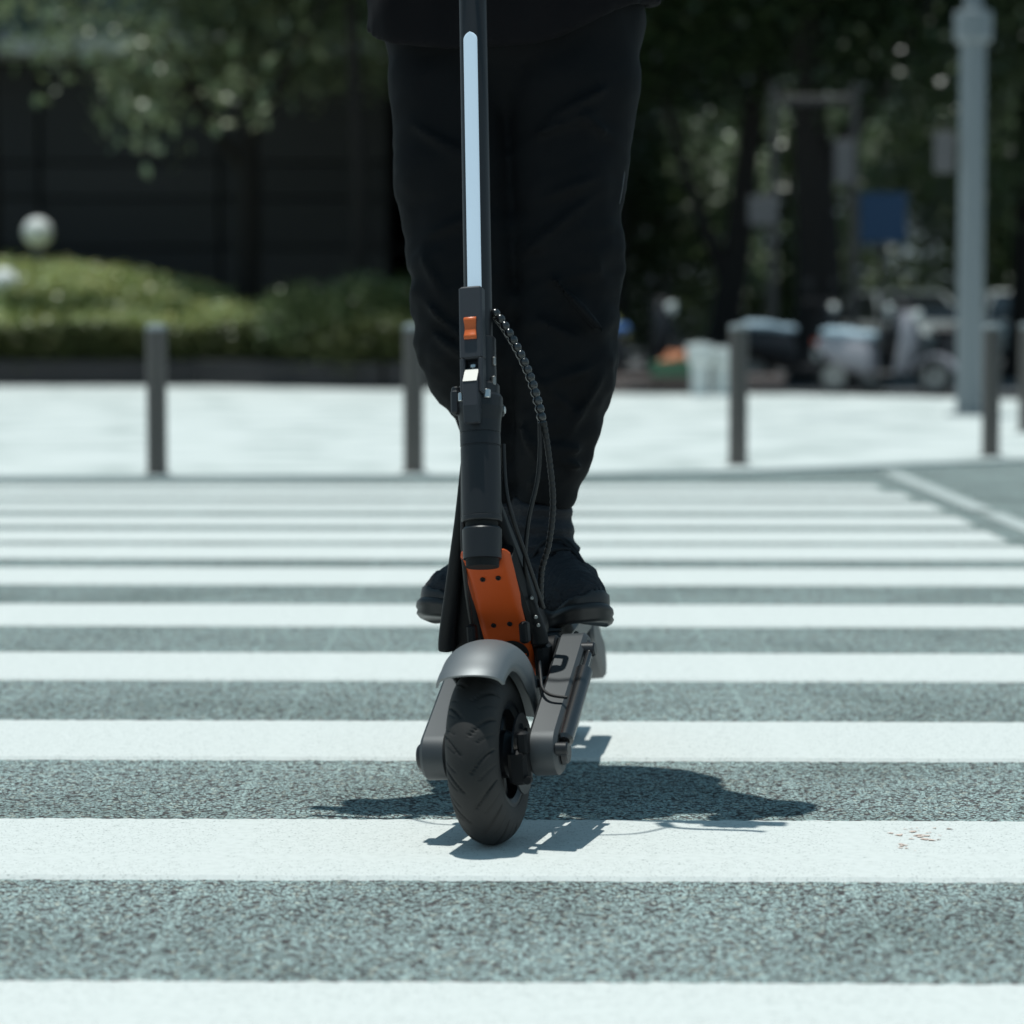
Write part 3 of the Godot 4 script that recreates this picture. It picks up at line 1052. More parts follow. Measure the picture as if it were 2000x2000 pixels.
		steer_part("thin_cable", st, M.cable_matt, s)
	# --- the part that does not steer: neck, deck, rear wheel
	st = new_st()
	rings = []
	for e in [[0.505, 0.016, -0.100, -0.128], [0.47, 0.022, -0.104, -0.150], [0.42, 0.032, -0.112, -0.185], [0.36, 0.044, -0.124, -0.235], [0.30, 0.056, -0.142, -0.285], [0.262, 0.062, -0.152, -0.325], [0.247, 0.060, -0.156, -0.345], [0.238, 0.054, -0.162, -0.36], [0.234, 0.04, -0.17, -0.37]]:
		var ring := PackedVector3Array()
		var hw: float = e[1]
		var b := 0.010
		for p in [[hw, e[2] - b], [hw, e[3] + b], [hw - b, e[3]], [-hw + b, e[3]], [-hw, e[3] + b], [-hw, e[2] - b], [-hw + b, e[2]], [hw - b, e[2]]]:
			ring.append(Vector3(p[0], e[0], p[1]))
		ring.reverse()
		rings.append(ring)
	loft(st, rings, true, true)
	obj("neck", st, M.black_plastic, s)
	# side rails standing proud of the neck
	for q in [-1, 1]:
		st = new_st()
		tube(st, smooth_path([Vector3(q * 0.009, 0.515, -0.100), Vector3(q * 0.025, 0.43, -0.108), Vector3(q * 0.046, 0.34, -0.128), Vector3(q * 0.0625, 0.268, -0.147), Vector3(q * 0.064, 0.246, -0.150)], 10), func(i): return (0.0085 + 0.00012 * i) * (1.0 if i < 37 else sqrt(maxf(0.03, 1.0 - pow((i - 36.0) / 4.3, 2)))), 16)
		obj("side_rail", st, M.black_plastic, s)
	for q in [[0.061, 0.315, -0.125], [0.064, 0.288, -0.13], [0.066, 0.276, -0.134]]:
		st = new_st()
		var p := Vector3(q[0], q[1], q[2])
		rod(st, p, p + Vector3(0.001, 0, 0.007), 0.0026, 0.0026, 14, 0.0006)
		obj("rail_bolt", st, M.dull_steel, s)
	st = new_st()
	bx(st, Vector3(0, 0.216, -0.60), Vector3(0.166, 0.052, 0.56), 0.012)
	var deck := obj("deck", st, M.black_metal, s)
	st = new_st()
	bx(st, Vector3(0, 0.2435, -0.61), Vector3(0.152, 0.005, 0.50), 0.002)
	obj("grip_mat", st, M.tyre, deck)
	st = new_st()
	rod(st, Vector3(0.074, 0.206, -0.285), Vector3(0.096, 0.236, -0.375), 0.0042)
	rod(st, Vector3(0.096, 0.236, -0.375), Vector3(0.090, 0.20, -0.36), 0.0030)
	obj("side_trim", st, M.dull_steel, deck)
	var rw := rim_mesh(R)
	var rear := obj("rear_wheel", rw, M.black_metal, s)
	rear.position = Vector3(0, 0, -0.985)
	obj("tyre", tyre_mesh(R, 0.035), M.tyre, rear)
	for q in [-1, 1]:
		st = new_st()
		slab_x(st, capsule_outline(Vector2(-0.985, 0.13), 0.034, Vector2(-0.83, 0.195), 0.026), 0.05 if q > 0 else -0.085, 0.085 if q > 0 else -0.05, 0.006, Transform3D(), true)
		var ra := obj("rear_arm", st, M.gunmetal, s)
		st = new_st()
		bx(st, Vector3(q * 0.052, 0.155, -0.93), Vector3(0.044, 0.060, 0.07), 0.016)
		obj("axle_block", st, M.dull_steel, ra)
		st = new_st()
		rod(st, Vector3(q * 0.070, 0.214, -0.885), Vector3(q * 0.074, 0.178, -0.955), 0.011, 0.011, 20, 0.003)
		obj("rear_shock", st, M.cable, ra)
	st = new_st()
	rings = []
	for i in 19:
		var th := deg_to_rad(lerpf(35.0, -80.0, i / 18.0))
		var ring := PackedVector3Array()
		for p in [[0.042, -0.02], [0.04, 0.0], [-0.04, 0.0], [-0.042, -0.02], [-0.039, -0.02], [-0.037, -0.003], [0.037, -0.003], [0.039, -0.02]]:
			ring.append(Vector3(p[0], R + cos(th) * (0.142 + p[1]), -0.985 + sin(th) * (0.142 + p[1])))
		rings.append(ring)
	loft(st, rings, false, false)
	cap_shell(st, rings)
	obj("rear_fender", st, M.black_plastic, s)

func rim_mesh(R: float) -> SurfaceTool:
	var st := new_st()
	var X := Basis(Vector3.BACK, -PI / 2)
	cyl(st, Transform3D(X, Vector3(-0.032, R, 0)), [[0.004, 0.060], [0.0, 0.066], [0.0, 0.078], [0.006, 0.083], [0.058, 0.083], [0.064, 0.078], [0.064, 0.066], [0.060, 0.060], [0.004, 0.060]], 48)
	cyl(st, Transform3D(X, Vector3(-0.038, R, 0)), [[0.0, 0.012], [0.0, 0.026], [0.010, 0.032], [0.066, 0.032], [0.076, 0.026], [0.076, 0.012]], 32)
	for k in 6:
		var a := TAU * k / 6.0 + 0.3
		box(st, Transform3D(Basis(Vector3.RIGHT, a), Vector3(0, R, 0)) * Transform3D(Basis(), Vector3(0, 0.046, 0)), Vector3(0.034, 0.036, 0.016), 0.003)
	return st

# ------------------------------------------------------------------ the rider
func make_rider() -> void:
	var p := thing("person", "person in black trousers, black top and black sneakers standing on the scooter", "person", Vector3.ZERO)
	# trousers
	var Rl := [[Vector3(0.094, 1.15, -4.42), 0.102], [Vector3(0.092, 1.06, -4.40), 0.100], [Vector3(0.084, 0.921, -4.385), 0.090], [Vector3(0.080, 0.808, -4.365), 0.084], [Vector3(0.079, 0.69, -4.345), 0.077], [Vector3(0.078, 0.628, -4.34), 0.075], [Vector3(0.064, 0.549, -4.335), 0.061], [Vector3(0.062, 0.497, -4.335), 0.056], [Vector3(0.057, 0.462, -4.335), 0.043], [Vector3(0.054, 0.436, -4.335), 0.034], [Vector3(0.053, 0.425, -4.335), 0.033]]
	var Ll := [[Vector3(-0.101, 1.15, -4.42), 0.086], [Vector3(-0.100, 1.06, -4.40), 0.085], [Vector3(-0.089, 0.921, -4.385), 0.087], [Vector3(-0.077, 0.808, -4.365), 0.081], [Vector3(-0.070, 0.737, -4.35), 0.076], [Vector3(-0.068, 0.672, -4.35), 0.074], [Vector3(-0.056, 0.622, -4.365), 0.062], [Vector3(-0.032, 0.585, -4.38), 0.055], [Vector3(-0.022, 0.546, -4.39), 0.053], [Vector3(-0.016, 0.463, -4.41), 0.052], [Vector3(-0.014, 0.405, -4.42), 0.050]]
	var caps := []
	for L in [Rl, Ll]:
		for i in L.size() - 1:
			caps.append([L[i][0], L[i + 1][0], L[i][1], L[i + 1][1]])
	caps.append([Vector3(-0.075, 1.17, -4.425), Vector3(0.075, 1.17, -4.425), 0.125, 0.125])
	caps.append([Vector3(-0.06, 1.08, -4.43), Vector3(0.06, 1.08, -4.43), 0.09, 0.09])
	var n1 := noise(FastNoiseLite.TYPE_SIMPLEX, 7.0, 71, 2)
	var n2 := noise(FastNoiseLite.TYPE_SIMPLEX, 16.0, 72, 2)
	# folds: [point, direction along the fold, half length, half width, height]
	var folds := [
		[Vector3(0.11, 1.03, -4.29), Vector3(0.85, 0.45, 0), 0.09, 0.008, 0.010], [Vector3(0.05, 0.985, -4.29), Vector3(1, 0.35, 0), 0.10, 0.008, 0.010], [Vector3(0.13, 0.99, -4.30), Vector3(0.8, -0.5, 0), 0.06, 0.008, 0.009],
		[Vector3(0.09, 0.90, -4.28), Vector3(0.9, 0.35, 0), 0.10, 0.009, 0.007], [Vector3(0.07, 0.845, -4.28), Vector3(0.75, 0.62, 0), 0.11, 0.008, 0.007], [Vector3(0.10, 0.77, -4.27), Vector3(0.95, 0.2, 0), 0.08, 0.009, 0.006],
		[Vector3(0.09, 0.735, -4.25), Vector3(0.72, -0.7, 0), 0.13, 0.0085, 0.014], [Vector3(0.12, 0.70, -4.25), Vector3(0.66, -0.75, 0), 0.11, 0.008, 0.013], [Vector3(0.05, 0.70, -4.25), Vector3(0.85, -0.5, 0), 0.07, 0.008, 0.009],
		[Vector3(0.145, 0.745, -4.27), Vector3(0.3, -0.95, 0), 0.07, 0.007, 0.010], [Vector3(0.10, 0.625, -4.25), Vector3(0.9, 0.35, 0), 0.07, 0.008, 0.010], [Vector3(0.05, 0.60, -4.26), Vector3(0.8, -0.6, 0), 0.08, 0.008, 0.009],
		[Vector3(0.11, 0.575, -4.27), Vector3(0.5, 0.85, 0), 0.07, 0.007, 0.010], [Vector3(0.07, 0.512, -4.275), Vector3(1, -0.12, 0), 0.06, 0.007, 0.012], [Vector3(0.09, 0.488, -4.28), Vector3(0.9, -0.4, 0), 0.05, 0.007, 0.011],
		[Vector3(0.025, 0.52, -4.28), Vector3(0.5, -0.85, 0), 0.05, 0.007, 0.010], [Vector3(0.04, 0.465, -4.29), Vector3(1, 0.45, 0), 0.04, 0.007, 0.010],
		[Vector3(-0.11, 0.97, -4.30), Vector3(0.8, -0.5, 0), 0.09, 0.008, 0.009], [Vector3(-0.10, 0.84, -4.28), Vector3(0.9, 0.4, 0), 0.08, 0.009, 0.007], [Vector3(-0.12, 0.77, -4.28), Vector3(0.5, -0.85, 0), 0.08, 0.008, 0.008],
		[Vector3(-0.10, 0.70, -4.27), Vector3(0.75, -0.65, 0), 0.09, 0.008, 0.013], [Vector3(-0.08, 0.655, -4.27), Vector3(0.8, -0.6, 0), 0.08, 0.008, 0.012], [Vector3(-0.06, 0.60, -4.30), Vector3(0.7, -0.7, 0), 0.06, 0.007, 0.010]]
	for f in folds: f[1] = f[1].normalized()
	var fold := func(q: Vector3, d: float) -> float:
		var low := smoothstep(1.05, 0.6, q.y)
		var add := n1.get_noise_3d(q.x, q.y * 0.8, q.z) * 0.006 * (0.6 + low) + n2.get_noise_3d(q.x * 0.6 + q.y * 0.5, q.y * 1.1 - q.x * 0.5, q.z * 0.6) * 0.0035 * (0.5 + low)
		for f in folds:
			var v: Vector3 = q - f[0]
			if absf(v.y) > 0.14: continue
			v.z *= 0.45
			var al: float = v.dot(f[1])
			var w: float = (v - f[1] * al).length() / f[3]
			var e: float = absf(al) / f[2]
			if w < 3.0 and e < 1.0:
				add += 1.35 * f[4] * exp(-w * w) * (1.0 - e * e)
		return maxf(d - add, 0.424 + 0.006 * sin(q.x * 60.0) - q.y if q.x > 0.034 else 0.40 - q.y)
	put("trousers", body_mesh(caps, 0.018, 0.0058, fold), M.trouser_cloth, p)
	# zip on the outer thigh pocket
	var st := new_st()
	tube(st, smooth_path([Vector3(0.169, 0.935, -4.358), Vector3(0.1655, 0.907, -4.350), Vector3(0.160, 0.878, -4.342)], 6), func(_i): return 0.0028, 8)
	obj("pocket_zip", st, mat("zip_grey", lin(0.05, 0.05, 0.055), 0.4), p)
	# top: hangs free over the hips; hem lowest at the front
	caps = [[Vector3(-0.10, 1.12, -4.42), Vector3(0.10, 1.12, -4.42), 0.128, 0.128], [Vector3(-0.095, 1.24, -4.40), Vector3(0.095, 1.24, -4.40), 0.124, 0.124], [Vector3(-0.09, 1.38, -4.34), Vector3(0.09, 1.38, -4.34), 0.118, 0.118], [Vector3(-0.11, 1.50, -4.27), Vector3(0.11, 1.50, -4.27), 0.110, 0.110], [Vector3(-0.12, 1.60, -4.22), Vector3(0.12, 1.60, -4.22), 0.085, 0.085],
		[Vector3(-0.17, 1.59, -4.22), Vector3(-0.25, 1.46, -4.19), 0.082, 0.078], [Vector3(0.17, 1.59, -4.22), Vector3(0.255, 1.46, -4.17), 0.082, 0.078]]
	var n3 := noise(FastNoiseLite.TYPE_SIMPLEX, 6.0, 81, 2)
	var hang := func(q: Vector3, d: float) -> float:
		var dd := d - n3.get_noise_3d(q.x * 1.6, q.y * 0.6, q.z) * 0.016
		var hem := 1.133 + 0.05 * smoothstep(0.02, 0.22, q.x) - 0.024 * smoothstep(-4.40, -4.29, q.z) * smoothstep(0.22, 0.05, q.x) + 0.004 * sin(q.x * 21.0)
		dd = maxf(dd, hem - q.y)
		return maxf(dd, minf(-(d + 0.019), 1.0)) if q.y < 1.22 else dd
	put("shirt", body_mesh(caps, 0.06, 0.009, hang), M.shirt_cloth, p)
	# body: head, neck, arms to the grips
	var steer := Transform3D(Basis(Vector3.UP, deg_to_rad(-14.0)) * Basis(Vector3.BACK, deg_to_rad(4.5)), Vector3(-0.0219, 0.004, -3.795))
	var hb := stem_frame() * Vector3(0, sy(1.255), 0.0)
	var skin := [[Vector3(-0.06, 1.30, -4.370), Vector3(0.06, 1.30, -4.370), 0.09, 0.09], [Vector3(0, 1.30, -4.370), Vector3(0, 1.58, -4.215), 0.10, 0.07], [Vector3(0, 1.58, -4.215), Vector3(0.005, 1.72, -4.175), 0.055, 0.053],
		[Vector3(0.005, 1.80, -4.165), Vector3(0.005, 1.86, -4.180), 0.072, 0.085], [Vector3(0.005, 1.765, -4.120), Vector3(0.005, 1.80, -4.125), 0.040, 0.055], [Vector3(0.005, 1.82, -4.080), Vector3(0.005, 1.795, -4.063), 0.009, 0.014],
		[Vector3(-0.078, 1.82, -4.185), Vector3(-0.082, 1.85, -4.190), 0.012, 0.016], [Vector3(0.088, 1.82, -4.185), Vector3(0.092, 1.85, -4.190), 0.012, 0.016]]
	var hands := []
	for q in [-1, 1]:
		var g := steer * (hb + Vector3(q * 0.265, 0.028, -0.012))
		var sh := Vector3(q * 0.18, 1.59, -4.22)
		var el := Vector3(q * 0.285, 1.37, -4.16)
		var wr: Vector3 = g + Vector3(q * 0.005, 0.035, -0.07)
		skin.append([Vector3(q * 0.05, 1.58, -4.22), sh, 0.06, 0.055])
		skin.append([sh, el, 0.052, 0.042])
		skin.append([el, wr, 0.042, 0.028])
		skin.append([wr, g + Vector3(0, 0.008, -0.01), 0.028, 0.026])
		hands.append([g, q])
	put("body", body_mesh(skin, 0.03, 0.010), M.skin, p)
	for h in hands:
		var g: Vector3 = h[0]
		var q: int = h[1]
		var along := steer.basis.x
		var hc := [[g + along * -0.028 + Vector3(0, 0.004, -0.012), g + along * 0.028 + Vector3(0, 0.004, -0.012), 0.016, 0.014], [g + Vector3(q * 0.005, 0.03, -0.062), g + Vector3(0, 0.006, -0.014), 0.022, 0.020]]
		for k in 4:
			var b := g + along * (-0.03 + 0.02 * k) + Vector3(0, 0.004, -0.004)
			var ln: float = [0.9, 1.0, 0.95, 0.75][k if q > 0 else 3 - k]
			var k1 := b + Vector3(0, 0.002, 0.032 * ln)
			var k2 := k1 + Vector3(0, -0.024 * ln, 0.008)
			var k3 := k2 + Vector3(0, -0.016 * ln, -0.016 * ln)
			hc.append([b, k1, 0.0095, 0.0088]); hc.append([k1, k2, 0.0088, 0.0080]); hc.append([k2, k3, 0.0080, 0.0070])
		var tb := g + along * (-q * 0.034) + Vector3(0, 0.004, -0.024)
		hc.append([tb, tb + along * (-q * 0.012) + Vector3(0, -0.014, 0.012), 0.0115, 0.0098])
		hc.append([tb + along * (-q * 0.012) + Vector3(0, -0.014, 0.012), tb + along * (-q * 0.004) + Vector3(0, -0.03, 0.03), 0.0098, 0.0082])
		put("hand", body_mesh(hc, 0.006, 0.0035), M.skin, p)
	put("hair", body_mesh([[Vector3(0.005, 1.885, -4.195), Vector3(0.005, 1.865, -4.225), 0.078, 0.075], [Vector3(-0.04, 1.90, -4.135), Vector3(0.05, 1.90, -4.135), 0.035, 0.035], [Vector3(0.005, 1.80, -4.240), Vector3(0.005, 1.86, -4.235), 0.045, 0.06]], 0.03, 0.009), M.hair, p)
	# shoes (own axes: toe along +z, ground at 0)
	shoe(p, Vector3(0.070, 0.2475, -4.285), deg_to_rad(16.0), 1)
	shoe(p, Vector3(-0.022, 0.2475, -4.335), deg_to_rad(-44.0), -1)

func shoe(p: Node3D, at: Vector3, turn: float, side: int) -> void:
	var o := Node3D.new()
	o.name = "shoe"
	p.add_child(o, true)
	o.position = at
	o.rotation.y = turn
	o.rotation.z = deg_to_rad(4.5) * 0.6
	# outline of the sole, half widths from heel (-0.145) to toe (0.145)
	var hw := func(z: float) -> float:
		var t := clampf((z + 0.145) / 0.29, 0.0, 1.0)
		var w := lerpf(0.038, 0.034, smoothstep(0.1, 0.4, t))
		w = lerpf(w, 0.0500, smoothstep(0.4, 0.74, t))
		var endf := sqrt(clampf(1.0 - ((t - 0.86) / 0.142) ** 2, 0.0, 1.0)) if t > 0.86 else 1.0
		var heel := sqrt(clampf(1.0 - ((0.12 - t) / 0.121) ** 2, 0.0, 1.0)) if t < 0.12 else 1.0
		return w * endf * heel
	var st := new_st()
	var rings := []
	for lev in [[0.0, 0.90], [0.004, 0.99], [0.010, 1.03], [0.018, 1.0], [0.024, 1.035], [0.032, 1.02], [0.037, 0.96], [0.037, 0.6]]:
		var ring := PackedVector3Array()
		for j in 72:
			var a := TAU * j / 72.0
			var z := 0.145 * signf(sin(a)) * pow(absf(sin(a)), 0.85)
			var w: float = hw.call(z * 0.9985) * (1.0 if cos(a) > 0 else -1.0) * pow(absf(cos(a)), 0.18)
			if absf(cos(a)) < 0.02: w = 0.0
			var lift := 0.016 * smoothstep(0.085, 0.15, z) + 0.006 * smoothstep(-0.10, -0.145, z)
			var wav := 0.0022 * sin(z * 95.0) * (1.0 if lev[0] > 0.012 else 0.0)
			ring.append(Vector3(w * lev[1] + 0.004 * side * smoothstep(0.0, 0.1, z), lev[0] * (1.0 - 0.25 * smoothstep(0.0, 0.15, z)) + lift + wav, z * lerpf(1.0, lev[1], 0.6)))
		ring.reverse()
		rings.append(ring)
	rings.reverse()
	for r in rings: r.reverse()
	rings.reverse()
	loft(st, rings, true, true)
	obj("sole", st, M.shoe_rubber, o)
	# knitted upper with a sock-like collar
	var caps := [[Vector3(0.002, 0.046, 0.082), Vector3(0.0, 0.058, 0.03), 0.041, 0.043], [Vector3(0.005 * side, 0.040, 0.100), Vector3(0.002, 0.046, 0.06), 0.034, 0.042], [Vector3(0, 0.058, 0.03), Vector3(0, 0.085, -0.035), 0.042, 0.042], [Vector3(0, 0.060, -0.03), Vector3(0, 0.055, -0.10), 0.038, 0.035], [Vector3(0, 0.085, -0.045), Vector3(0, 0.170, -0.064), 0.043, 0.040], [Vector3(0, 0.06, -0.095), Vector3(0, 0.16, -0.075), 0.035, 0.040]]
	var rib := noise(FastNoiseLite.TYPE_SIMPLEX, 30.0, 91, 2)
	var cut := func(q: Vector3, d: float) -> float:
		var w := rib.get_noise_3d(q.x * 0.6, q.y * 1.5, q.z * 1.5) * 0.0016
		w += 0.0013 * sin((q.z * 0.95 + q.y * 0.55) * 640.0 + rib.get_noise_3d(q.x, q.y, q.z) * 5.0) * smoothstep(-0.03, 0.01, q.z)
		w += 0.003 * sin(q.y * 230.0 + q.x * 30.0) * smoothstep(0.05, -0.01, absf(q.z - 0.0) - 0.03)
		var e := maxf(d - w, 0.028 - q.y)
		e = maxf(e, q.y - (0.178 + 0.012 * smoothstep(-0.02, -0.07, q.z)))
		return e
	put("upper", body_mesh(caps, 0.03, 0.0028, cut), M.shoe_knit, o)
	# collar edge
	st = new_st()
	var rim := []
	for j in 33:
		var a := TAU * j / 32.0
		rim.append(Vector3(cos(a) * 0.0415, 0.176 - 0.005 * sin(a), -0.068 + sin(a) * 0.047))
	tube(st, PackedVector3Array(rim), func(_i): return 0.0042, 8)
	obj("collar", st, M.shoe_knit, o)
	# smooth rubber toe cap: the upper's own form, 3 mm fuller, cut along a slanting edge
	var toe := func(q: Vector3, d: float) -> float:
		var e := maxf(d - 0.0035, (0.108 - q.z) * 0.8 + (q.y - 0.030) * 0.75 - 0.35 * maxf(q.x * side, 0.0))
		return maxf(e, 0.024 - q.y)
	put("toe_cap", body_mesh(caps.slice(0, 2), 0.03, 0.0036, toe), M.shoe_rubber, o)
	# lace loops over the instep, ends hanging to the outer side
	st = new_st()
	for k in 3:
		var z := 0.052 - 0.026 * k
		var y := 0.101 + 0.014 * k
		tube(st, smooth_path([Vector3(-0.036, y - 0.028, z - 0.006), Vector3(-0.016, y - 0.003, z), Vector3(0.016, y - 0.003, z + 0.003), Vector3(0.036, y - 0.028, z)], 5), func(_i): return 0.0030, 7)
	var e1 := Vector3(0.026 * side, 0.086, 0.078)
	tube(st, smooth_path([Vector3(0.008 * side, 0.130, -0.002), Vector3(0.016 * side, 0.118, 0.020), Vector3(0.022 * side, 0.103, 0.048), e1], 6), func(_i): return 0.0026, 7)
	var e2 := Vector3(0.036 * side, 0.076, 0.060)
	tube(st, smooth_path([Vector3(0.008 * side, 0.130, -0.002), Vector3(0.020 * side, 0.122, 0.014), Vector3(0.029 * side, 0.099, 0.036), e2], 6), func(_i): return 0.0026, 7)
	var lace := obj("lace", st, M.lace, o)
	st = new_st()
	rod(st, e1, e1 + Vector3(0.006 * side, -0.012, 0.016), 0.0024)
	rod(st, e2, e2 + Vector3(0.006 * side, -0.016, 0.014), 0.0024)
	obj("lace_tip", st, M.lace_tip, lace)

# ------------------------------------------------------------------ plants
var leafy := {}

func leaf_clump(called: String, leaves: int, size: float, spread: float, sd: int, tilt := 0.4) -> ArrayMesh:
	if leafy.has(called): return leafy[called]
	rng.seed = sd
	var st := new_st()
	for i in leaves:
		var c := Vector3(rng.randfn(), rng.randfn() * 0.8, rng.randfn()) * spread * 0.5
		var dir := Vector3(rng.randf_range(-1, 1), rng.randf_range(-tilt, tilt * 0.6), rng.randf_range(-1, 1)).normalized()
		var side := dir.cross(Vector3(rng.randf_range(-tilt, tilt), 1, rng.randf_range(-tilt, tilt))).normalized()
		var up := side.cross(dir).normalized()
		var l := size * rng.randf_range(0.7, 1.25)
		var w := l * 0.30
		st.set_smooth_group(-1)
		var a := c - dir * l * 0.5
		var b := c + dir * l * 0.5 - up * l * 0.12
		var mid := c + up * l * 0.05
		tri(st, a, mid + side * w, mid); tri(st, mid, mid + side * w, b)
		tri(st, a, mid, mid - side * w); tri(st, mid, b, mid - side * w)
	st.generate_normals()
	leafy[called] = st.commit()
	return leafy[called]

func foliage(called: String, parent: Node, clump: ArrayMesh, spots: Array, tint: Array, scale0 := 0.8, scale1 := 1.25, rock := 0.4) -> MultiMeshInstance3D:
	var mm := MultiMesh.new()
	mm.transform_format = MultiMesh.TRANSFORM_3D
	mm.use_colors = true
	mm.mesh = clump
	mm.instance_count = spots.size()
	for i in spots.size():
		var b := Basis.from_euler(Vector3(rng.randf_range(-rock, rock), rng.randf() * TAU, rng.randf_range(-rock, rock))).scaled(Vector3.ONE * rng.randf_range(scale0, scale1))
		mm.set_instance_transform(i, Transform3D(b, spots[i]))
		var c: Color = tint[rng.randi() % tint.size()]
		var v := rng.randf_range(0.75, 1.25)
		mm.set_instance_color(i, Color(c.r * v, c.g * v, c.b * v))
	var o := MultiMeshInstance3D.new()
	o.name = numbered(called) if parent == self else called
	o.multimesh = mm
	o.material_override = M.leaf
	o.set_meta("kind", "stuff")
	parent.add_child(o, true)
	return o

func tree(label: String, at: Vector3, h: float, r0: float, lean: Vector3, blobs: Array, count: int, tint: Array, sd: int, limbs: Array = []) -> Node3D:
	var t := thing("tree", label, "tree", at, 0.0, "street trees behind the pavement")
	rng.seed = sd
	var st := new_st()
	var path := smooth_path([Vector3.ZERO + Vector3(0, -0.05, 0), lean * 0.3 + Vector3(0.03, h * 0.3, 0), lean * 0.6 + Vector3(-0.03, h * 0.6, 0), lean + Vector3(0, h, 0)], 8)
	var n := path.size()
	tube(st, path, func(i): return r0 * (1.0 - 0.55 * i / n) * (1.0 + 0.55 * exp(-i * 0.8)), 14)
	for l in limbs:
		var lp := smooth_path(l, 5)
		var ln := lp.size()
		tube(st, lp, func(i): return r0 * 0.5 * (1.0 - 0.8 * i / ln), 9)
	obj("trunk", st, M.bark, t)
	var spots := []
	var vol := 0.0
	for b in blobs: vol += b[1].x * b[1].y * b[1].z
	for b in blobs:
		for i in int(count * b[1].x * b[1].y * b[1].z / vol):
			var v := Vector3(rng.randfn(), rng.randfn(), rng.randfn()).normalized() * pow(rng.randf(), 0.45)
			spots.append(b[0] + v * b[1])
	foliage("crown", t, leaf_clump("tree_leaves", 16, 0.13, 0.5, 5), spots, tint)
	return t

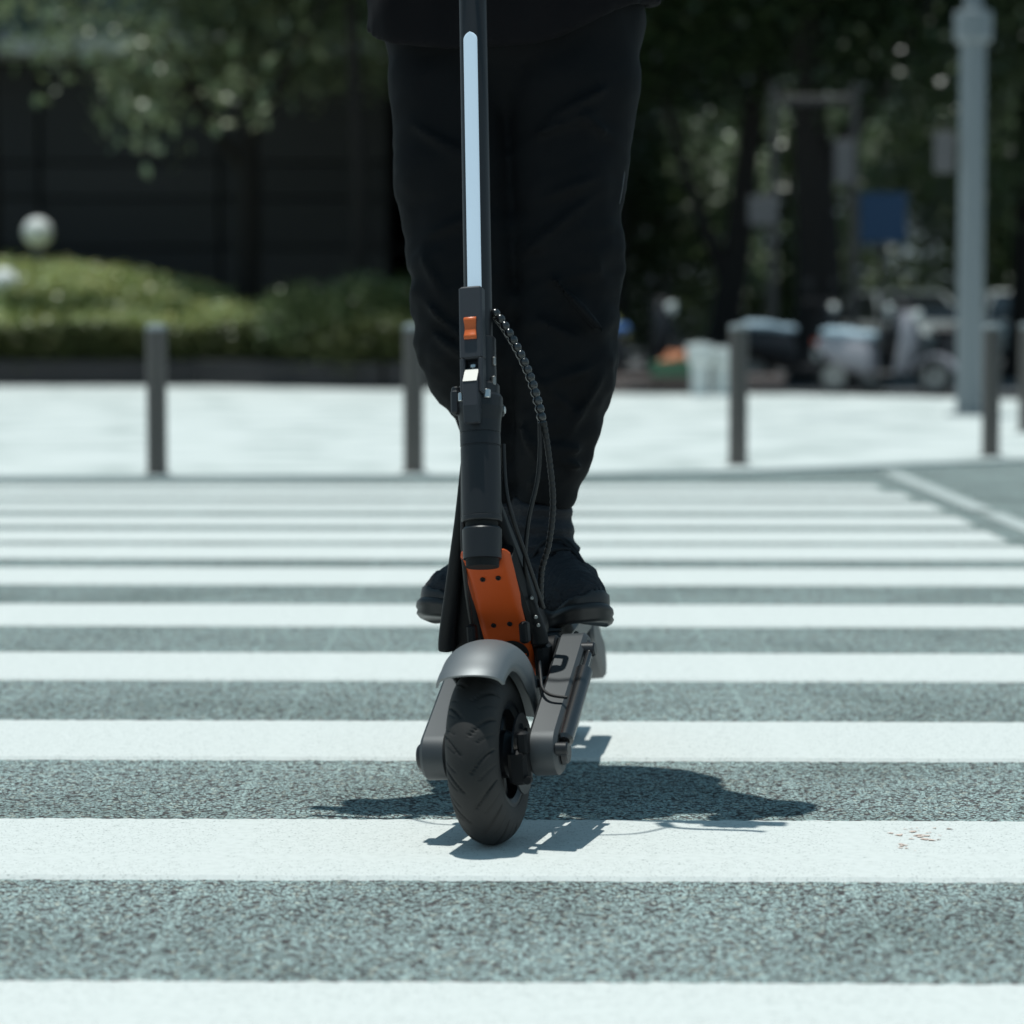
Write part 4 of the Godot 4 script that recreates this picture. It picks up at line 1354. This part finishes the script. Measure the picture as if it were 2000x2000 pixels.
func make_plants() -> void:
	var dark := [Color(0.028, 0.048, 0.02), Color(0.04, 0.062, 0.024), Color(0.05, 0.07, 0.03)]
	var mid := [Color(0.11, 0.15, 0.06), Color(0.13, 0.18, 0.08), Color(0.15, 0.19, 0.10)]
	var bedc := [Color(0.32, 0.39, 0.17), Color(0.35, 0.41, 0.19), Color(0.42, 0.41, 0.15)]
	# left: raised bed rising to the left, clipped ground cover on it
	var bed := new_st()
	var grid := []
	for i in 41:
		var row := []
		for j in 17:
			var x := lerpf(-14.0, 1.2, i / 40.0)
			var z := -31.2 + lerpf(0.0, -8.0, j / 16.0) + smoothstep(-3.3, -1.2, x) * 1.6
			row.append(Vector3(x, bed_height(x, z, j / 16.0), z))
		grid.append(row)
	for i in 40:
		for j in 16:
			quad(bed, grid[i][j], grid[i + 1][j], grid[i + 1][j + 1], grid[i][j + 1])
	struct("planting_bed", bed, M.hedge_core)
	var wall := thing("planter_wall", "low dark stone planter wall along the back of the pavement", "wall", Vector3.ZERO)
	var xs := [-14.0, -11.2, -8.4, -5.6, -3.4, -1.3, 1.2]
	for i in xs.size() - 1:
		var z0 := -31.05 + smoothstep(-3.3, -1.2, xs[i]) * 1.6
		var z1 := -31.05 + smoothstep(-3.3, -1.2, xs[i + 1]) * 1.6
		var a := Vector3(xs[i] + 0.006, 0.14, z0)
		var b := Vector3(xs[i + 1] - 0.006, 0.14, z1)
		var w := new_st()
		box(w, Transform3D(Basis(Vector3.UP, -atan2(z1 - z0, b.x - a.x)), (a + b) * 0.5), Vector3(a.distance_to(b), 0.30, 0.18), 0.01)
		obj("stone_block", w, M.stone_dark, wall)
	rng.seed = 9
	var top := []
	var front := []
	for i in 15000:
		var x := rng.randf_range(-9.0, 1.0)
		var t := rng.randf()
		var z := -31.45 - t * 7.7 + smoothstep(-3.3, -1.2, x) * 1.6
		top.append(Vector3(x, bed_height(x, z, t) + rng.randf_range(-0.03, 0.06), z))
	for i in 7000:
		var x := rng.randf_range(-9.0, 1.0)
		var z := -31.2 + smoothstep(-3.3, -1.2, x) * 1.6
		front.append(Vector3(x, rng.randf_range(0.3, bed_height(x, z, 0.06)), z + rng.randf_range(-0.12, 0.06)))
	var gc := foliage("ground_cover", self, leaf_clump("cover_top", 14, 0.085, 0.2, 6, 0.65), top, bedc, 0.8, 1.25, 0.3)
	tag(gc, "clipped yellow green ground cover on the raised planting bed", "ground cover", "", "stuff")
	var fh := foliage("hedge", self, leaf_clump("cover_leaves", 14, 0.075, 0.2, 6), front, [Color(0.085, 0.11, 0.045), Color(0.10, 0.125, 0.055), Color(0.12, 0.13, 0.05)])  # leaf colours darkened to stand for the shade on the bed's front face
	tag(fh, "clipped hedge face with shade painted into its leaves above the stone planter wall", "hedge", "", "stuff")
	# rounded shrubs beside the rider's leg
	for s in [[-2.15, -30.6, 0.50, 1.05], [-1.55, -30.4, 0.55, 1.12], [-0.95, -30.6, 0.55, 1.15], [-0.4, -30.5, 0.55, 1.1]]:
		var sh := thing("shrub", ["leftmost small round shrub left of the rider's knee", "second small shrub left of the rider's knee", "taller shrub just left of the rider's leg", "shrub mostly hidden behind the rider's leg"][int(roundf((s[0] + 2.15) / 0.58))], "shrub", Vector3(s[0], 0.4, s[1]), 0.0, "shrubs on the planting bed")
		var spots := []
		for i in 420:
			var v := Vector3(rng.randfn(), absf(rng.randfn()), rng.randfn()).normalized() * pow(rng.randf(), 0.3)
			spots.append(Vector3(v.x * s[2], 0.15 + v.y * (s[3] - 0.6), v.z * s[2]))
		foliage("leaves", sh, leaf_clump("cover_leaves", 14, 0.075, 0.2, 6), spots, mid, 0.8, 1.2)
		var st := new_st()
		rod(st, Vector3(0, -0.1, 0), Vector3(0.02, 0.3, 0), 0.025, 0.015)
		obj("stem", st, M.bark, sh)
	# trees
	var hangc := [Color(0.20, 0.25, 0.14), Color(0.22, 0.27, 0.16), Color(0.25, 0.28, 0.17)]
	var hung := tree("tree with hanging bright leaves in front of the dark building", Vector3(-3.33, 0.6, -36.0), 5.4, 0.17, Vector3(0.1, 0, 0.2), [[Vector3(-0.3, 4.7, -0.4), Vector3(1.5, 1.6, 1.3)], [Vector3(1.4, 4.5, -0.3), Vector3(2.1, 1.6, 1.4)], [Vector3(0.1, 3.5, -0.2), Vector3(1.1, 0.55, 0.8)], [Vector3(1.1, 6.9, 0.0), Vector3(2.2, 1.0, 1.9)]], 2000, hangc, 301, [[Vector3(0, 2.0, 0), Vector3(-0.7, 3.0, 0.6), Vector3(-1.2, 3.6, 1.6), Vector3(-2.0, 3.9, 2.5)], [Vector3(-0.5, 2.8, 0.5), Vector3(-0.8, 3.4, 1.6), Vector3(-0.95, 3.5, 2.6)], [Vector3(0.05, 2.3, 0.1), Vector3(0.6, 3.2, 0.8), Vector3(1.3, 4.1, 1.7), Vector3(2.2, 4.4, 2.5)]])
	tree("tree close to the dark building at the upper left corner", Vector3(-7.2, 0.9, -39.6), 5.0, 0.14, Vector3(0.1, 0, 0), [[Vector3(0.3, 4.9, 0.2), Vector3(2.2, 0.5, 0.8)], [Vector3(0, 6.2, 0), Vector3(2.8, 1.0, 1.1)]], 1000, hangc, 307)
	var tips := []
	for b in [[Vector3(-0.95, 3.0, 2.7), Vector3(0.26, 0.62, 0.25), 70], [Vector3(-1.85, 3.45, 2.7), Vector3(0.22, 0.40, 0.2), 22], [Vector3(-2.55, 3.9, 2.7), Vector3(0.5, 0.35, 0.2), 40], [Vector3(0.15, 2.85, 2.6), Vector3(0.25, 0.3, 0.2), 12], [Vector3(0.6, 3.7, 2.6), Vector3(0.9, 0.4, 0.3), 10], [Vector3(2.2, 4.1, 2.6), Vector3(0.35, 0.4, 0.3), 16]]:
		for i in b[2]:
			tips.append(b[0] + Vector3(rng.randfn(), rng.randfn(), rng.randfn()) * 0.55 * b[1])
	rng.seed = 99
	foliage("hanging_leaves", hung, leaf_clump("tip_leaves", 9, 0.15, 0.26, 8, 0.7), tips, hangc, 0.8, 1.25, 0.2)
	tree("slender tree with pale trunk left of the rider's thigh", Vector3(-1.75, 0.5, -33.0), 6.5, 0.10, Vector3(-0.1, 0, 0), [[Vector3(0.1, 5.6, 0.6), Vector3(1.5, 1.2, 1.9)], [Vector3(0.3, 4.5, 0.2), Vector3(1.3, 0.7, 1.0)]], 1500, dark, 302)
	tree("thick dark tree trunk between the two sign poles", Vector3(3.42, 0.0, -32.0), 5.0, 0.30, Vector3(-0.15, 0, 0), [[Vector3(0, 5.0, -0.8), Vector3(2.6, 1.6, 2.2)], [Vector3(-0.8, 7.0, -2.5), Vector3(4.0, 1.8, 4.0)], [Vector3(0.6, 3.6, 0.6), Vector3(1.4, 0.7, 1.0)]], 3200, dark, 303, [[Vector3(-0.05, 2.2, 0), Vector3(0.7, 3.4, 0.2), Vector3(1.4, 4.6, 0.3)]])
	tree("leaning forked tree left of the grey sign plate", Vector3(2.35, 0.0, -33.5), 4.8, 0.20, Vector3(0.75, 0, 0), [[Vector3(0.2, 4.8, 0), Vector3(3.0, 1.7, 2.6)], [Vector3(-1.2, 4.0, 0.4), Vector3(1.5, 0.9, 1.2)], [Vector3(0, 7.0, -2.0), Vector3(3.8, 1.8, 3.8)]], 3000, dark, 304, [[Vector3(0.15, 1.2, 0), Vector3(-0.25, 2.2, 0.1), Vector3(-0.7, 3.6, 0.2)]])
	tree("tree right of the lamp post with sunlit low leaves", Vector3(6.35, 0.0, -36.0), 5.0, 0.18, Vector3(0.1, 0, 0), [[Vector3(0, 4.8, 0), Vector3(2.8, 1.8, 2.6)], [Vector3(-0.6, 2.9, 0.8), Vector3(1.6, 1.0, 1.0)], [Vector3(0, 7.0, -2.0), Vector3(3.0, 1.6, 2.6)]], 2600, mid, 305)
	tree("tree with thin trunk right of the rider's hip", Vector3(1.35, 0.0, -38.0), 5.0, 0.12, Vector3(0.05, 0, 0), [[Vector3(0, 4.6, 0), Vector3(2.6, 1.6, 2.4)], [Vector3(0.3, 3.2, 0.5), Vector3(1.5, 0.8, 1.0)], [Vector3(0, 7.0, 0), Vector3(3.8, 1.8, 3.6)]], 2600, dark, 306)
	var back := [["bushy far tree directly right of the rider's leg", 2.2], ["bushy far tree behind the leaning trunk", 4.6], ["bushy far tree behind the blue sign", 7.0], ["bushy far tree right of the lamp post", 9.6], ["bushy far tree at the right edge of the view", 12.2]]
	for i in back.size():
		var x: float = back[i][1]
		var hh: float = [0.0, 0.7, 0.2, 1.0, 0.4][i]
		tree(back[i][0], Vector3(x, 0.0, -45.0 - (i % 2) * 4.0), 3.4, 0.14, Vector3(0.1, 0, 0), [[Vector3(0, 2.9 + hh, 0), Vector3(1.7, 1.0, 1.5)], [Vector3(0.5, 1.7, 0.8), Vector3(1.3, 0.8, 0.9)], [Vector3(-0.5, 0.9, 0.9), Vector3(1.3, 0.6, 0.8)]], 900, mid, 320 + i)
	var wood := []
	for i in 9000:
		wood.append(Vector3(rng.randf_range(-4, 26), rng.randf_range(0.0, 9.0), rng.randf_range(-64, -58)))
	var far := foliage("distant_wood", self, leaf_clump("tree_leaves", 16, 0.13, 0.5, 5), wood, mid, 1.6, 2.4)
	tag(far, "dark mass of distant trees closing the view behind the parked mopeds", "wood", "", "stuff")

func bed_height(x: float, z: float, t: float) -> float:
	var rise := 0.72 * smoothstep(-1.5, -6.0, x) * smoothstep(0.0, 0.55, t)
	return 0.50 + rise + 0.25 * smoothstep(0.0, 0.4, t) * smoothstep(-3.0, -1.0, x) * 0.6 + 0.05 * sin(x * 3.1 + z * 1.7)

# ------------------------------------------------------------------ buildings and street furniture
func make_street() -> void:
	var st := new_st()
	# dark building on the left
	var bld := thing("building", "dark grey panelled building behind the planting bed", "building", Vector3(-6.5, 0.0, -41.0))
	bx(st, Vector3(0, 2.2, -3.0), Vector3(16.0, 4.4, 5.9), 0.02)
	obj("wall", st, M.facade_joint, bld)
	rng.seed = 14
	var cols := [-8.0, -5.3, -2.6, -0.2, 2.35, 4.75, 5.55, 7.95]
	var rows := [0.05, 1.05, 1.75, 2.45, 2.95, 4.35]
	for i in cols.size() - 1:
		for j in rows.size() - 1:
			st = new_st()
			var w: float = cols[i + 1] - cols[i] - 0.05
			var h: float = rows[j + 1] - rows[j] - 0.03
			bx(st, Vector3((cols[i] + cols[i + 1]) * 0.5, (rows[j] + rows[j + 1]) * 0.5, 0.0 if i != 5 else -0.12), Vector3(w, h, 0.14), 0.01)
			obj("wall_panel", st, M.facade_dark if (i + j * 2) % 3 else M.facade_grey, bld)
	st = new_st()
	bx(st, Vector3(0, 4.52, 0.4), Vector3(16.4, 0.26, 1.4), 0.02)
	obj("fascia", st, M.fascia, bld)
	for i in 10:
		st = new_st()
		bx(st, Vector3(-7.3 + i * 1.62, 5.55, -0.2), Vector3(1.5, 1.7, 0.06), 0.01)
		var wd := obj("window", st, M.upper_glass, bld)
		st = new_st()
		bx(st, Vector3(-6.49 + i * 1.62, 5.55, -0.18), Vector3(0.08, 1.8, 0.12), 0.01)
		obj("mullion", st, M.facade_grey, wd)
	st = new_st()
	bx(st, Vector3(0, 9.5, -3.0), Vector3(16.2, 6.0, 5.9), 0.02)
	obj("upper_wall", st, M.facade_grey, bld)
	# bollards
	var spots := [["leftmost steel bollard on the pavement edge in front of the planter", -1.602, -12.93], ["steel bollard left of the scooter, half behind the rider's trouser leg", -0.452, -13.16], ["steel bollard between the rider and the lamp post", 1.092, -13.85], ["steel bollard in front of the lamp post", 2.462, -14.74], ["steel bollard cut off by the right edge of the view", 3.235, -18.05]]
	for b in spots:
		var t := thing("bollard", b[0], "bollard", Vector3(b[1], 0.010, b[2]), 0.0, "bollards along the pavement edge")
		st = new_st()
		cyl(st, Transform3D(), [[0.0, 0.0], [0.0, 0.046], [0.655, 0.046], [0.655, 0.0]], 32)
		obj("post", st, M.bollard_steel, t)
		st = new_st()
		cyl(st, Transform3D(), [[0.655, 0.0465], [0.668, 0.0465], [0.676, 0.043], [0.681, 0.030], [0.682, 0.0]], 32)
		obj("cap", st, M.bollard_cap_sunlit, t)
		st = new_st()
		cyl(st, Transform3D(), [[0.0, 0.062], [0.006, 0.062], [0.008, 0.058], [0.008, 0.046]], 32)
		obj("base_ring", st, M.bollard_steel, t)
	# lamp post
	var lp := thing("lamp_post", "grey painted lamp post with a wide collar standing at the pavement's back", "lamp post", Vector3(3.395, 0.010, -21.3))
	st = new_st()
	cyl(st, Transform3D(), [[0.0, 0.0], [0.0, 0.098], [2.76, 0.094], [2.76, 0.0]], 32)
	obj("shaft", st, M.lamp_post_paint, lp)
	st = new_st()
	cyl(st, Transform3D(), [[2.735, 0.094], [2.755, 0.135], [2.77, 0.14], [2.955, 0.14], [2.97, 0.135], [2.985, 0.07]], 32)
	obj("collar", st, M.lamp_post_paint, lp)
	st = new_st()
	cyl(st, Transform3D(), [[2.95, 0.07], [7.5, 0.05], [7.5, 0.0]], 24)
	rod(st, Vector3(0, 7.4, 0), Vector3(-1.4, 7.9, 0), 0.035)
	obj("mast", st, M.lamp_post_paint, lp)
	st = new_st()
	bx(st, Vector3(-1.6, 7.9, 0), Vector3(0.6, 0.1, 0.2), 0.03)
	obj("lamp_head", st, M.lamp_post_paint, lp)
	st = new_st()
	bx(st, Vector3(-0.205, 1.94, 0.02), Vector3(0.15, 0.30, 0.02), 0.004)
	rod(st, Vector3(-0.15, 2.02, 0.01), Vector3(-0.08, 2.02, 0.0), 0.012)
	obj("side_panel", st, M.sign_grey, lp)
	st = new_st()
	cyl(st, Transform3D(), [[0.0, 0.17], [0.02, 0.17], [0.02, 0.098]], 32)
	obj("base_plate", st, M.lamp_post_paint, lp)
	# garden globe lamps
	for g in [["white globe garden lamp on top of the planting bed", Vector3(-5.93, 1.46, -36.0), 0.185], ["white globe garden lamp cut off by the left edge of the view", Vector3(-6.00, 0.80, -34.0), 0.175]]:
		var t := thing("globe_lamp", g[0], "garden lamp", g[1], 0.0, "globe garden lamps on the planting bed")
		st = new_st()
		rod(st, Vector3(0, -0.6, 0), Vector3(0, 0.22, 0), 0.05, 0.06)
		obj("post", st, M.sign_grey, t)
		st = new_st()
		var prof := []
		for i in 17:
			var a := -PI / 2 + PI * i / 16.0
			prof.append([0.36 + sin(a) * g[2], cos(a) * g[2]])
		lathe(st, Transform3D(), prof, 28)
		obj("globe", st, M.globe_white, t)
	# sign frame with two plates
	var sf := thing("sign_frame", "dark sign frame of two poles and a crossbar with two grey plates", "sign frame", Vector3(2.72, 0.0, -30.0))
	for x in [0.0, 0.84]:
		st = new_st()
		rod(st, Vector3(x, -0.02, 0), Vector3(x, 3.18, 0), 0.045)
		obj("pole", st, M.pole_grey, sf)
	st = new_st()
	bx(st, Vector3(0.42, 3.0, 0.0), Vector3(0.76, 0.09, 0.06), 0.01)
	obj("crossbar", st, M.pole_grey, sf)
	st = new_st()
	bx(st, Vector3(-0.11, 1.86, 0.06), Vector3(0.30, 0.30, 0.02), 0.004)
	obj("sign_plate", st, M.sign_grey, sf)
	st = new_st()
	bx(st, Vector3(0.73, 2.36, 0.06), Vector3(0.20, 0.46, 0.02), 0.004)
	obj("sign_plate", st, M.sign_grey, sf)
	var bs := thing("blue_sign", "square blue sign board on a thin pole left of the lamp post", "sign", Vector3(3.99, 0.0, -31.0))
	st = new_st()
	bx(st, Vector3(0, 1.82, 0.04), Vector3(0.50, 0.54, 0.02), 0.006)
	obj("board", st, M.sign_blue, bs)
	st = new_st()
	rod(st, Vector3(0, -0.02, 0), Vector3(0, 2.1, 0), 0.03)
	obj("pole", st, M.pole_grey, bs)
	# low kerb wall, white drums, crate
	var lw := thing("low_wall", "low pinkish stone kerb wall right of the rider's leg", "wall", Vector3(0, 0, 0))
	for i in 5:
		st = new_st()
		bx(st, Vector3(0.75 + i * 0.42, 0.09, -27.75), Vector3(0.41, 0.20, 0.25), 0.015)
		obj("stone_block", st, M.stone_pink, lw)
	for d in [["taller white plastic drum beside the bollard", Vector3(1.76, 0.01, -26.9), 0.50, 0.105], ["shorter white plastic drum half behind the bollard", Vector3(1.97, 0.01, -27.1), 0.46, 0.11]]:
		var t := thing("plastic_drum", d[0], "drum", d[1], 0.0, "white drums")
		st = new_st()
		var h: float = d[2]
		var r: float = d[3]
		cyl(st, Transform3D(), [[0.0, 0.0], [0.0, r * 0.8], [h * 0.3, r * 0.78], [h * 0.55, r * 0.8], [h * 0.7, r * 1.15], [h * 0.9, r * 1.25], [h * 0.97, r * 1.1], [h * 0.97, r * 0.5]], 24)
		obj("shell", st, M.white_plastic, t)
		st = new_st()
		cyl(st, Transform3D(), [[h * 0.95, r * 0.5], [h, r * 0.5], [h, 0.0]], 20)
		obj("lid", st, M.white_plastic, t)
	var cr := thing("crate", "green plastic crate heaped with orange goods beside the white drum", "crate", Vector3(1.52, 0.19, -27.6))
	for y in 3:
		for sd in [[Vector3(0, 0.03 + y * 0.045, 0.13), Vector3(0.36, 0.034, 0.012)], [Vector3(0, 0.03 + y * 0.045, -0.13), Vector3(0.36, 0.034, 0.012)], [Vector3(-0.18, 0.03 + y * 0.045, 0), Vector3(0.012, 0.034, 0.25)], [Vector3(0.18, 0.03 + y * 0.045, 0), Vector3(0.012, 0.034, 0.25)]]:
			st = new_st()
			bx(st, sd[0], sd[1], 0.002)
			obj("slat", st, M.green_plastic, cr)
	st = new_st()
	bx(st, Vector3(0, 0.006, 0), Vector3(0.35, 0.012, 0.25), 0.002)
	obj("bottom", st, M.green_plastic, cr)
	var heap := []
	for i in 14:
		heap.append([Vector3(rng.randf_range(-0.12, 0.12), rng.randf_range(0.10, 0.19), rng.randf_range(-0.07, 0.07)), 0.05])
	st = new_st()
	for q in heap:
		var prof := []
		for i in 9:
			var a := -PI / 2 + PI * i / 8.0
			prof.append([sin(a) * 0.05, cos(a) * 0.05])
		lathe(st, Transform3D(Basis(), q[0]), prof, 12)
	var hp := obj("orange_goods", st, M.fruit_orange, cr)
	hp.set_meta("kind", "stuff")
	# parked mopeds
	moped("pale moped with lilac front shield and light blue seat beside the lamp post", Vector3(3.55, -0.012, -27.4), deg_to_rad(62.0), 0.86, M.lilac_plastic, M.pale_blue_vinyl)
	moped("dark moped with pale blue seat cover in front of the thick tree trunk", Vector3(2.95, -0.012, -29.3), deg_to_rad(115.0), 0.94, M.dark_plastic, M.pale_blue_vinyl)
	moped("dark moped with a blue seat right of the rider's leg", Vector3(1.25, -0.012, -28.9), deg_to_rad(70.0), 0.95, M.dark_plastic, M.blue_cloth)
	moped("dark moped half hidden behind the lamp post", Vector3(4.05, -0.012, -28.2), deg_to_rad(-80.0), 0.92, M.dark_plastic, M.dark_plastic)
	car("silver parked car seen far behind the mopeds", Vector3(5.75, -0.012, -42.0), deg_to_rad(10.0), "far parked cars")
	car("silver parked car far behind the lamp post at right", Vector3(7.35, -0.012, -41.0), deg_to_rad(-6.0), "far parked cars")

func moped(label: String, at: Vector3, turn: float, k: float, shell: Material, seat: Material) -> void:
	var m := thing("moped", label, "moped", at, turn, "mopeds parked behind the pavement")
	m.scale = Vector3.ONE * k
	var st: SurfaceTool
	var X := Basis(Vector3.BACK, -PI / 2)
	for z in [-0.58, 0.60]:
		st = new_st()
		var prof := []
		for i in 13:
			var a := TAU * i / 12.0
			prof.append([cos(a) * 0.045, 0.175 + sin(a) * 0.045])
		cyl(st, Transform3D(X, Vector3(0, 0.22, z)), prof, 32)
		var w := obj("wheel", st, M.tyre, m)
		st = new_st()
		cyl(st, Transform3D(X, Vector3(-0.03, 0.22, z)), [[0.0, 0.0], [0.0, 0.14], [0.06, 0.14], [0.06, 0.0]], 28)
		obj("rim", st, M.dull_steel, w)
	# rear body, floor and front shield (z forward)
	st = new_st()
	var rings := []
	for e in [[-0.78, 0.52, 0.62, 0.05], [-0.62, 0.40, 0.68, 0.12], [-0.40, 0.30, 0.68, 0.15], [-0.18, 0.24, 0.64, 0.15], [-0.12, 0.22, 0.50, 0.14]]:
		var ring := PackedVector3Array()
		for p in [[1, 0.3], [0.9, 0.9], [0.6, 1.0], [-0.6, 1.0], [-0.9, 0.9], [-1, 0.3], [-0.8, 0.0], [0.8, 0.0]]:
			ring.append(Vector3(p[0] * e[3], lerpf(e[1], e[2], p[1]), e[0]))
		rings.append(ring)
	loft(st, rings, true, true)
	obj("rear_body", st, shell, m)
	st = new_st()
	bx(st, Vector3(0, 0.25, 0.06), Vector3(0.26, 0.07, 0.42), 0.02)
	obj("floorboard", st, M.dark_plastic, m)
	st = new_st()
	rings = []
	for e in [[0.25, 0.30, 0.13], [0.45, 0.36, 0.19], [0.65, 0.40, 0.20], [0.85, 0.38, 0.17], [0.95, 0.35, 0.10]]:
		var ring := PackedVector3Array()
		for j in 9:
			var a := lerpf(-1.0, 1.0, j / 8.0)
			ring.append(Vector3(a * e[2], e[0], e[1] - a * a * 0.12))
		for j in 9:
			var a := lerpf(1.0, -1.0, j / 8.0)
			ring.append(Vector3(a * e[2] * 0.97, e[0], e[1] - a * a * 0.12 - 0.03))
		rings.append(ring)
	loft(st, rings, false, true)
	cap_shell(st, rings)
	obj("front_shield", st, shell, m)
	st = new_st()
	rings = []
	for i in 13:
		var th := deg_to_rad(lerpf(70.0, -60.0, i / 12.0))
		var ring := PackedVector3Array()
		for p in [[0.07, -0.04], [0.065, 0.0], [-0.065, 0.0], [-0.07, -0.04], [-0.066, -0.04], [-0.06, -0.012], [0.06, -0.012], [0.066, -0.04]]:
			ring.append(Vector3(p[0], 0.22 + cos(th) * (0.26 + p[1]), 0.60 + sin(th) * (0.26 + p[1])))
		rings.append(ring)
	loft(st, rings, false, false)
	cap_shell(st, rings)
	obj("front_mudguard", st, shell, m)
	# seat
	st = new_st()
	rings = []
	for e in [[-0.72, 0.70, 0.10, 0.05], [-0.66, 0.70, 0.13, 0.09], [-0.45, 0.69, 0.145, 0.10], [-0.28, 0.66, 0.14, 0.09], [-0.12, 0.66, 0.10, 0.08], [-0.08, 0.66, 0.07, 0.04]]:
		var ring := PackedVector3Array()
		for j in 14:
			var a := TAU * j / 14.0
			ring.append(Vector3(cos(a) * e[2], e[1] + 0.02 + sin(a) * e[3] * 0.6, e[0]))
		rings.append(ring)
	loft(st, rings, true, true)
	obj("seat", st, seat, m)
	st = new_st()
	rod(st, Vector3(0, 0.28, 0.56), Vector3(0, 0.98, 0.30), 0.025)
	rod(st, Vector3(-0.30, 0.98, 0.24), Vector3(0.30, 0.98, 0.24), 0.016)
	rod(st, Vector3(0, 0.96, 0.31), Vector3(0, 0.98, 0.24), 0.03)
	for q in [-1, 1]:
		rod(st, Vector3(q * 0.06, 0.22, 0.60), Vector3(q * 0.05, 0.5, 0.48), 0.018)
	obj("handlebar", st, M.dark_plastic, m)
	for q in [-1, 1]:
		st = new_st()
		rod(st, Vector3(q * 0.18, 0.98, 0.25), Vector3(q * 0.26, 1.16, 0.24), 0.006)
		box(st, Transform3D(Basis(Vector3.UP, q * 0.2), Vector3(q * 0.27, 1.19, 0.24)), Vector3(0.13, 0.08, 0.02), 0.01)
		obj("mirror", st, M.dark_plastic, m)
		st = new_st()
		rod(st, Vector3(q * 0.20, 0.98, 0.24), Vector3(q * 0.33, 0.98, 0.23), 0.021)
		obj("grip", st, M.tyre, m)
	st = new_st()
	cyl(st, frame_along(Vector3(0, 0.90, 0.34), Vector3(0, 0.89, 0.45)), [[0.0, 0.05], [0.06, 0.075], [0.085, 0.06], [0.09, 0.0]], 20)
	obj("headlight", st, M.white_plastic, m)
	st = new_st()
	bx(st, Vector3(0, 0.60, -0.80), Vector3(0.16, 0.06, 0.04), 0.01)
	obj("tail_light", st, M.tail_red, m)
	st = new_st()
	bx(st, Vector3(0, 0.46, -0.80), Vector3(0.18, 0.12, 0.01), 0.003)
	obj("number_plate", st, M.white_plastic, m)

func car(label: String, at: Vector3, turn: float, group: String) -> void:
	var c := thing("parked_car", label, "car", at, turn, group)
	c.scale = Vector3.ONE * 0.82
	var st := new_st()
	var rings := []
	for e in [[-2.15, 0.45, 0.75, 0.70], [-2.0, 0.30, 0.88, 0.82], [-1.0, 0.22, 0.92, 0.86], [1.0, 0.22, 0.90, 0.86], [1.9, 0.28, 0.78, 0.80], [2.1, 0.42, 0.66, 0.68]]:
		var ring := PackedVector3Array()
		for p in [[1, 0.35], [0.97, 0.8], [0.88, 1.0], [-0.88, 1.0], [-0.97, 0.8], [-1, 0.35], [-0.9, 0.0], [0.9, 0.0]]:
			ring.append(Vector3(p[0] * e[3], lerpf(e[1], e[2], p[1]), e[0]))
		rings.append(ring)
	loft(st, rings, true, true)
	obj("body", st, M.car_silver, c)
	st = new_st()
	rings = []
	for e in [[0.88, -1.75, 1.05, 0.78], [1.12, -1.5, 0.72, 0.72], [1.34, -1.15, 0.25, 0.62], [1.36, -1.1, 0.2, 0.60]]:
		var ring := PackedVector3Array()
		for p in [[1, 0], [1, 1], [-1, 1], [-1, 0]]:
			ring.append(Vector3(p[0] * e[3], e[0], e[1] if p[1] == 0 else e[2]))
		rings.append(ring)
	loft(st, rings, true, false)
	obj("cabin_glass", st, M.car_glass, c)
	st = new_st()
	bx(st, Vector3(0, 1.38, -0.45), Vector3(1.22, 0.05, 1.35), 0.02)
	for q in [-1, 1]:
		rod(st, Vector3(q * 0.78, 0.88, 1.05), Vector3(q * 0.61, 1.37, 0.21), 0.035)
		rod(st, Vector3(q * 0.78, 0.88, -1.75), Vector3(q * 0.61, 1.37, -1.12), 0.05)
	obj("roof", st, M.car_silver, c)
	var X := Basis(Vector3.BACK, -PI / 2)
	for z in [-1.3, 1.35]:
		for q in [-1, 1]:
			st = new_st()
			cyl(st, Transform3D(X, Vector3(q * 0.74 - 0.1, 0.31, z)), [[0.0, 0.0], [0.0, 0.27], [0.02, 0.31], [0.18, 0.31], [0.2, 0.27], [0.2, 0.0]], 24)
			obj("wheel", st, M.tyre, c)
	for q in [-1, 1]:
		st = new_st()
		bx(st, Vector3(q * 0.55, 0.66, 2.0), Vector3(0.28, 0.12, 0.14), 0.03)
		obj("headlight", st, M.white_plastic, c)

func _ready() -> void:
	make_light()
	make_materials()
	make_ground()
	make_street()
	make_plants()
	make_scooter()
	make_rider()
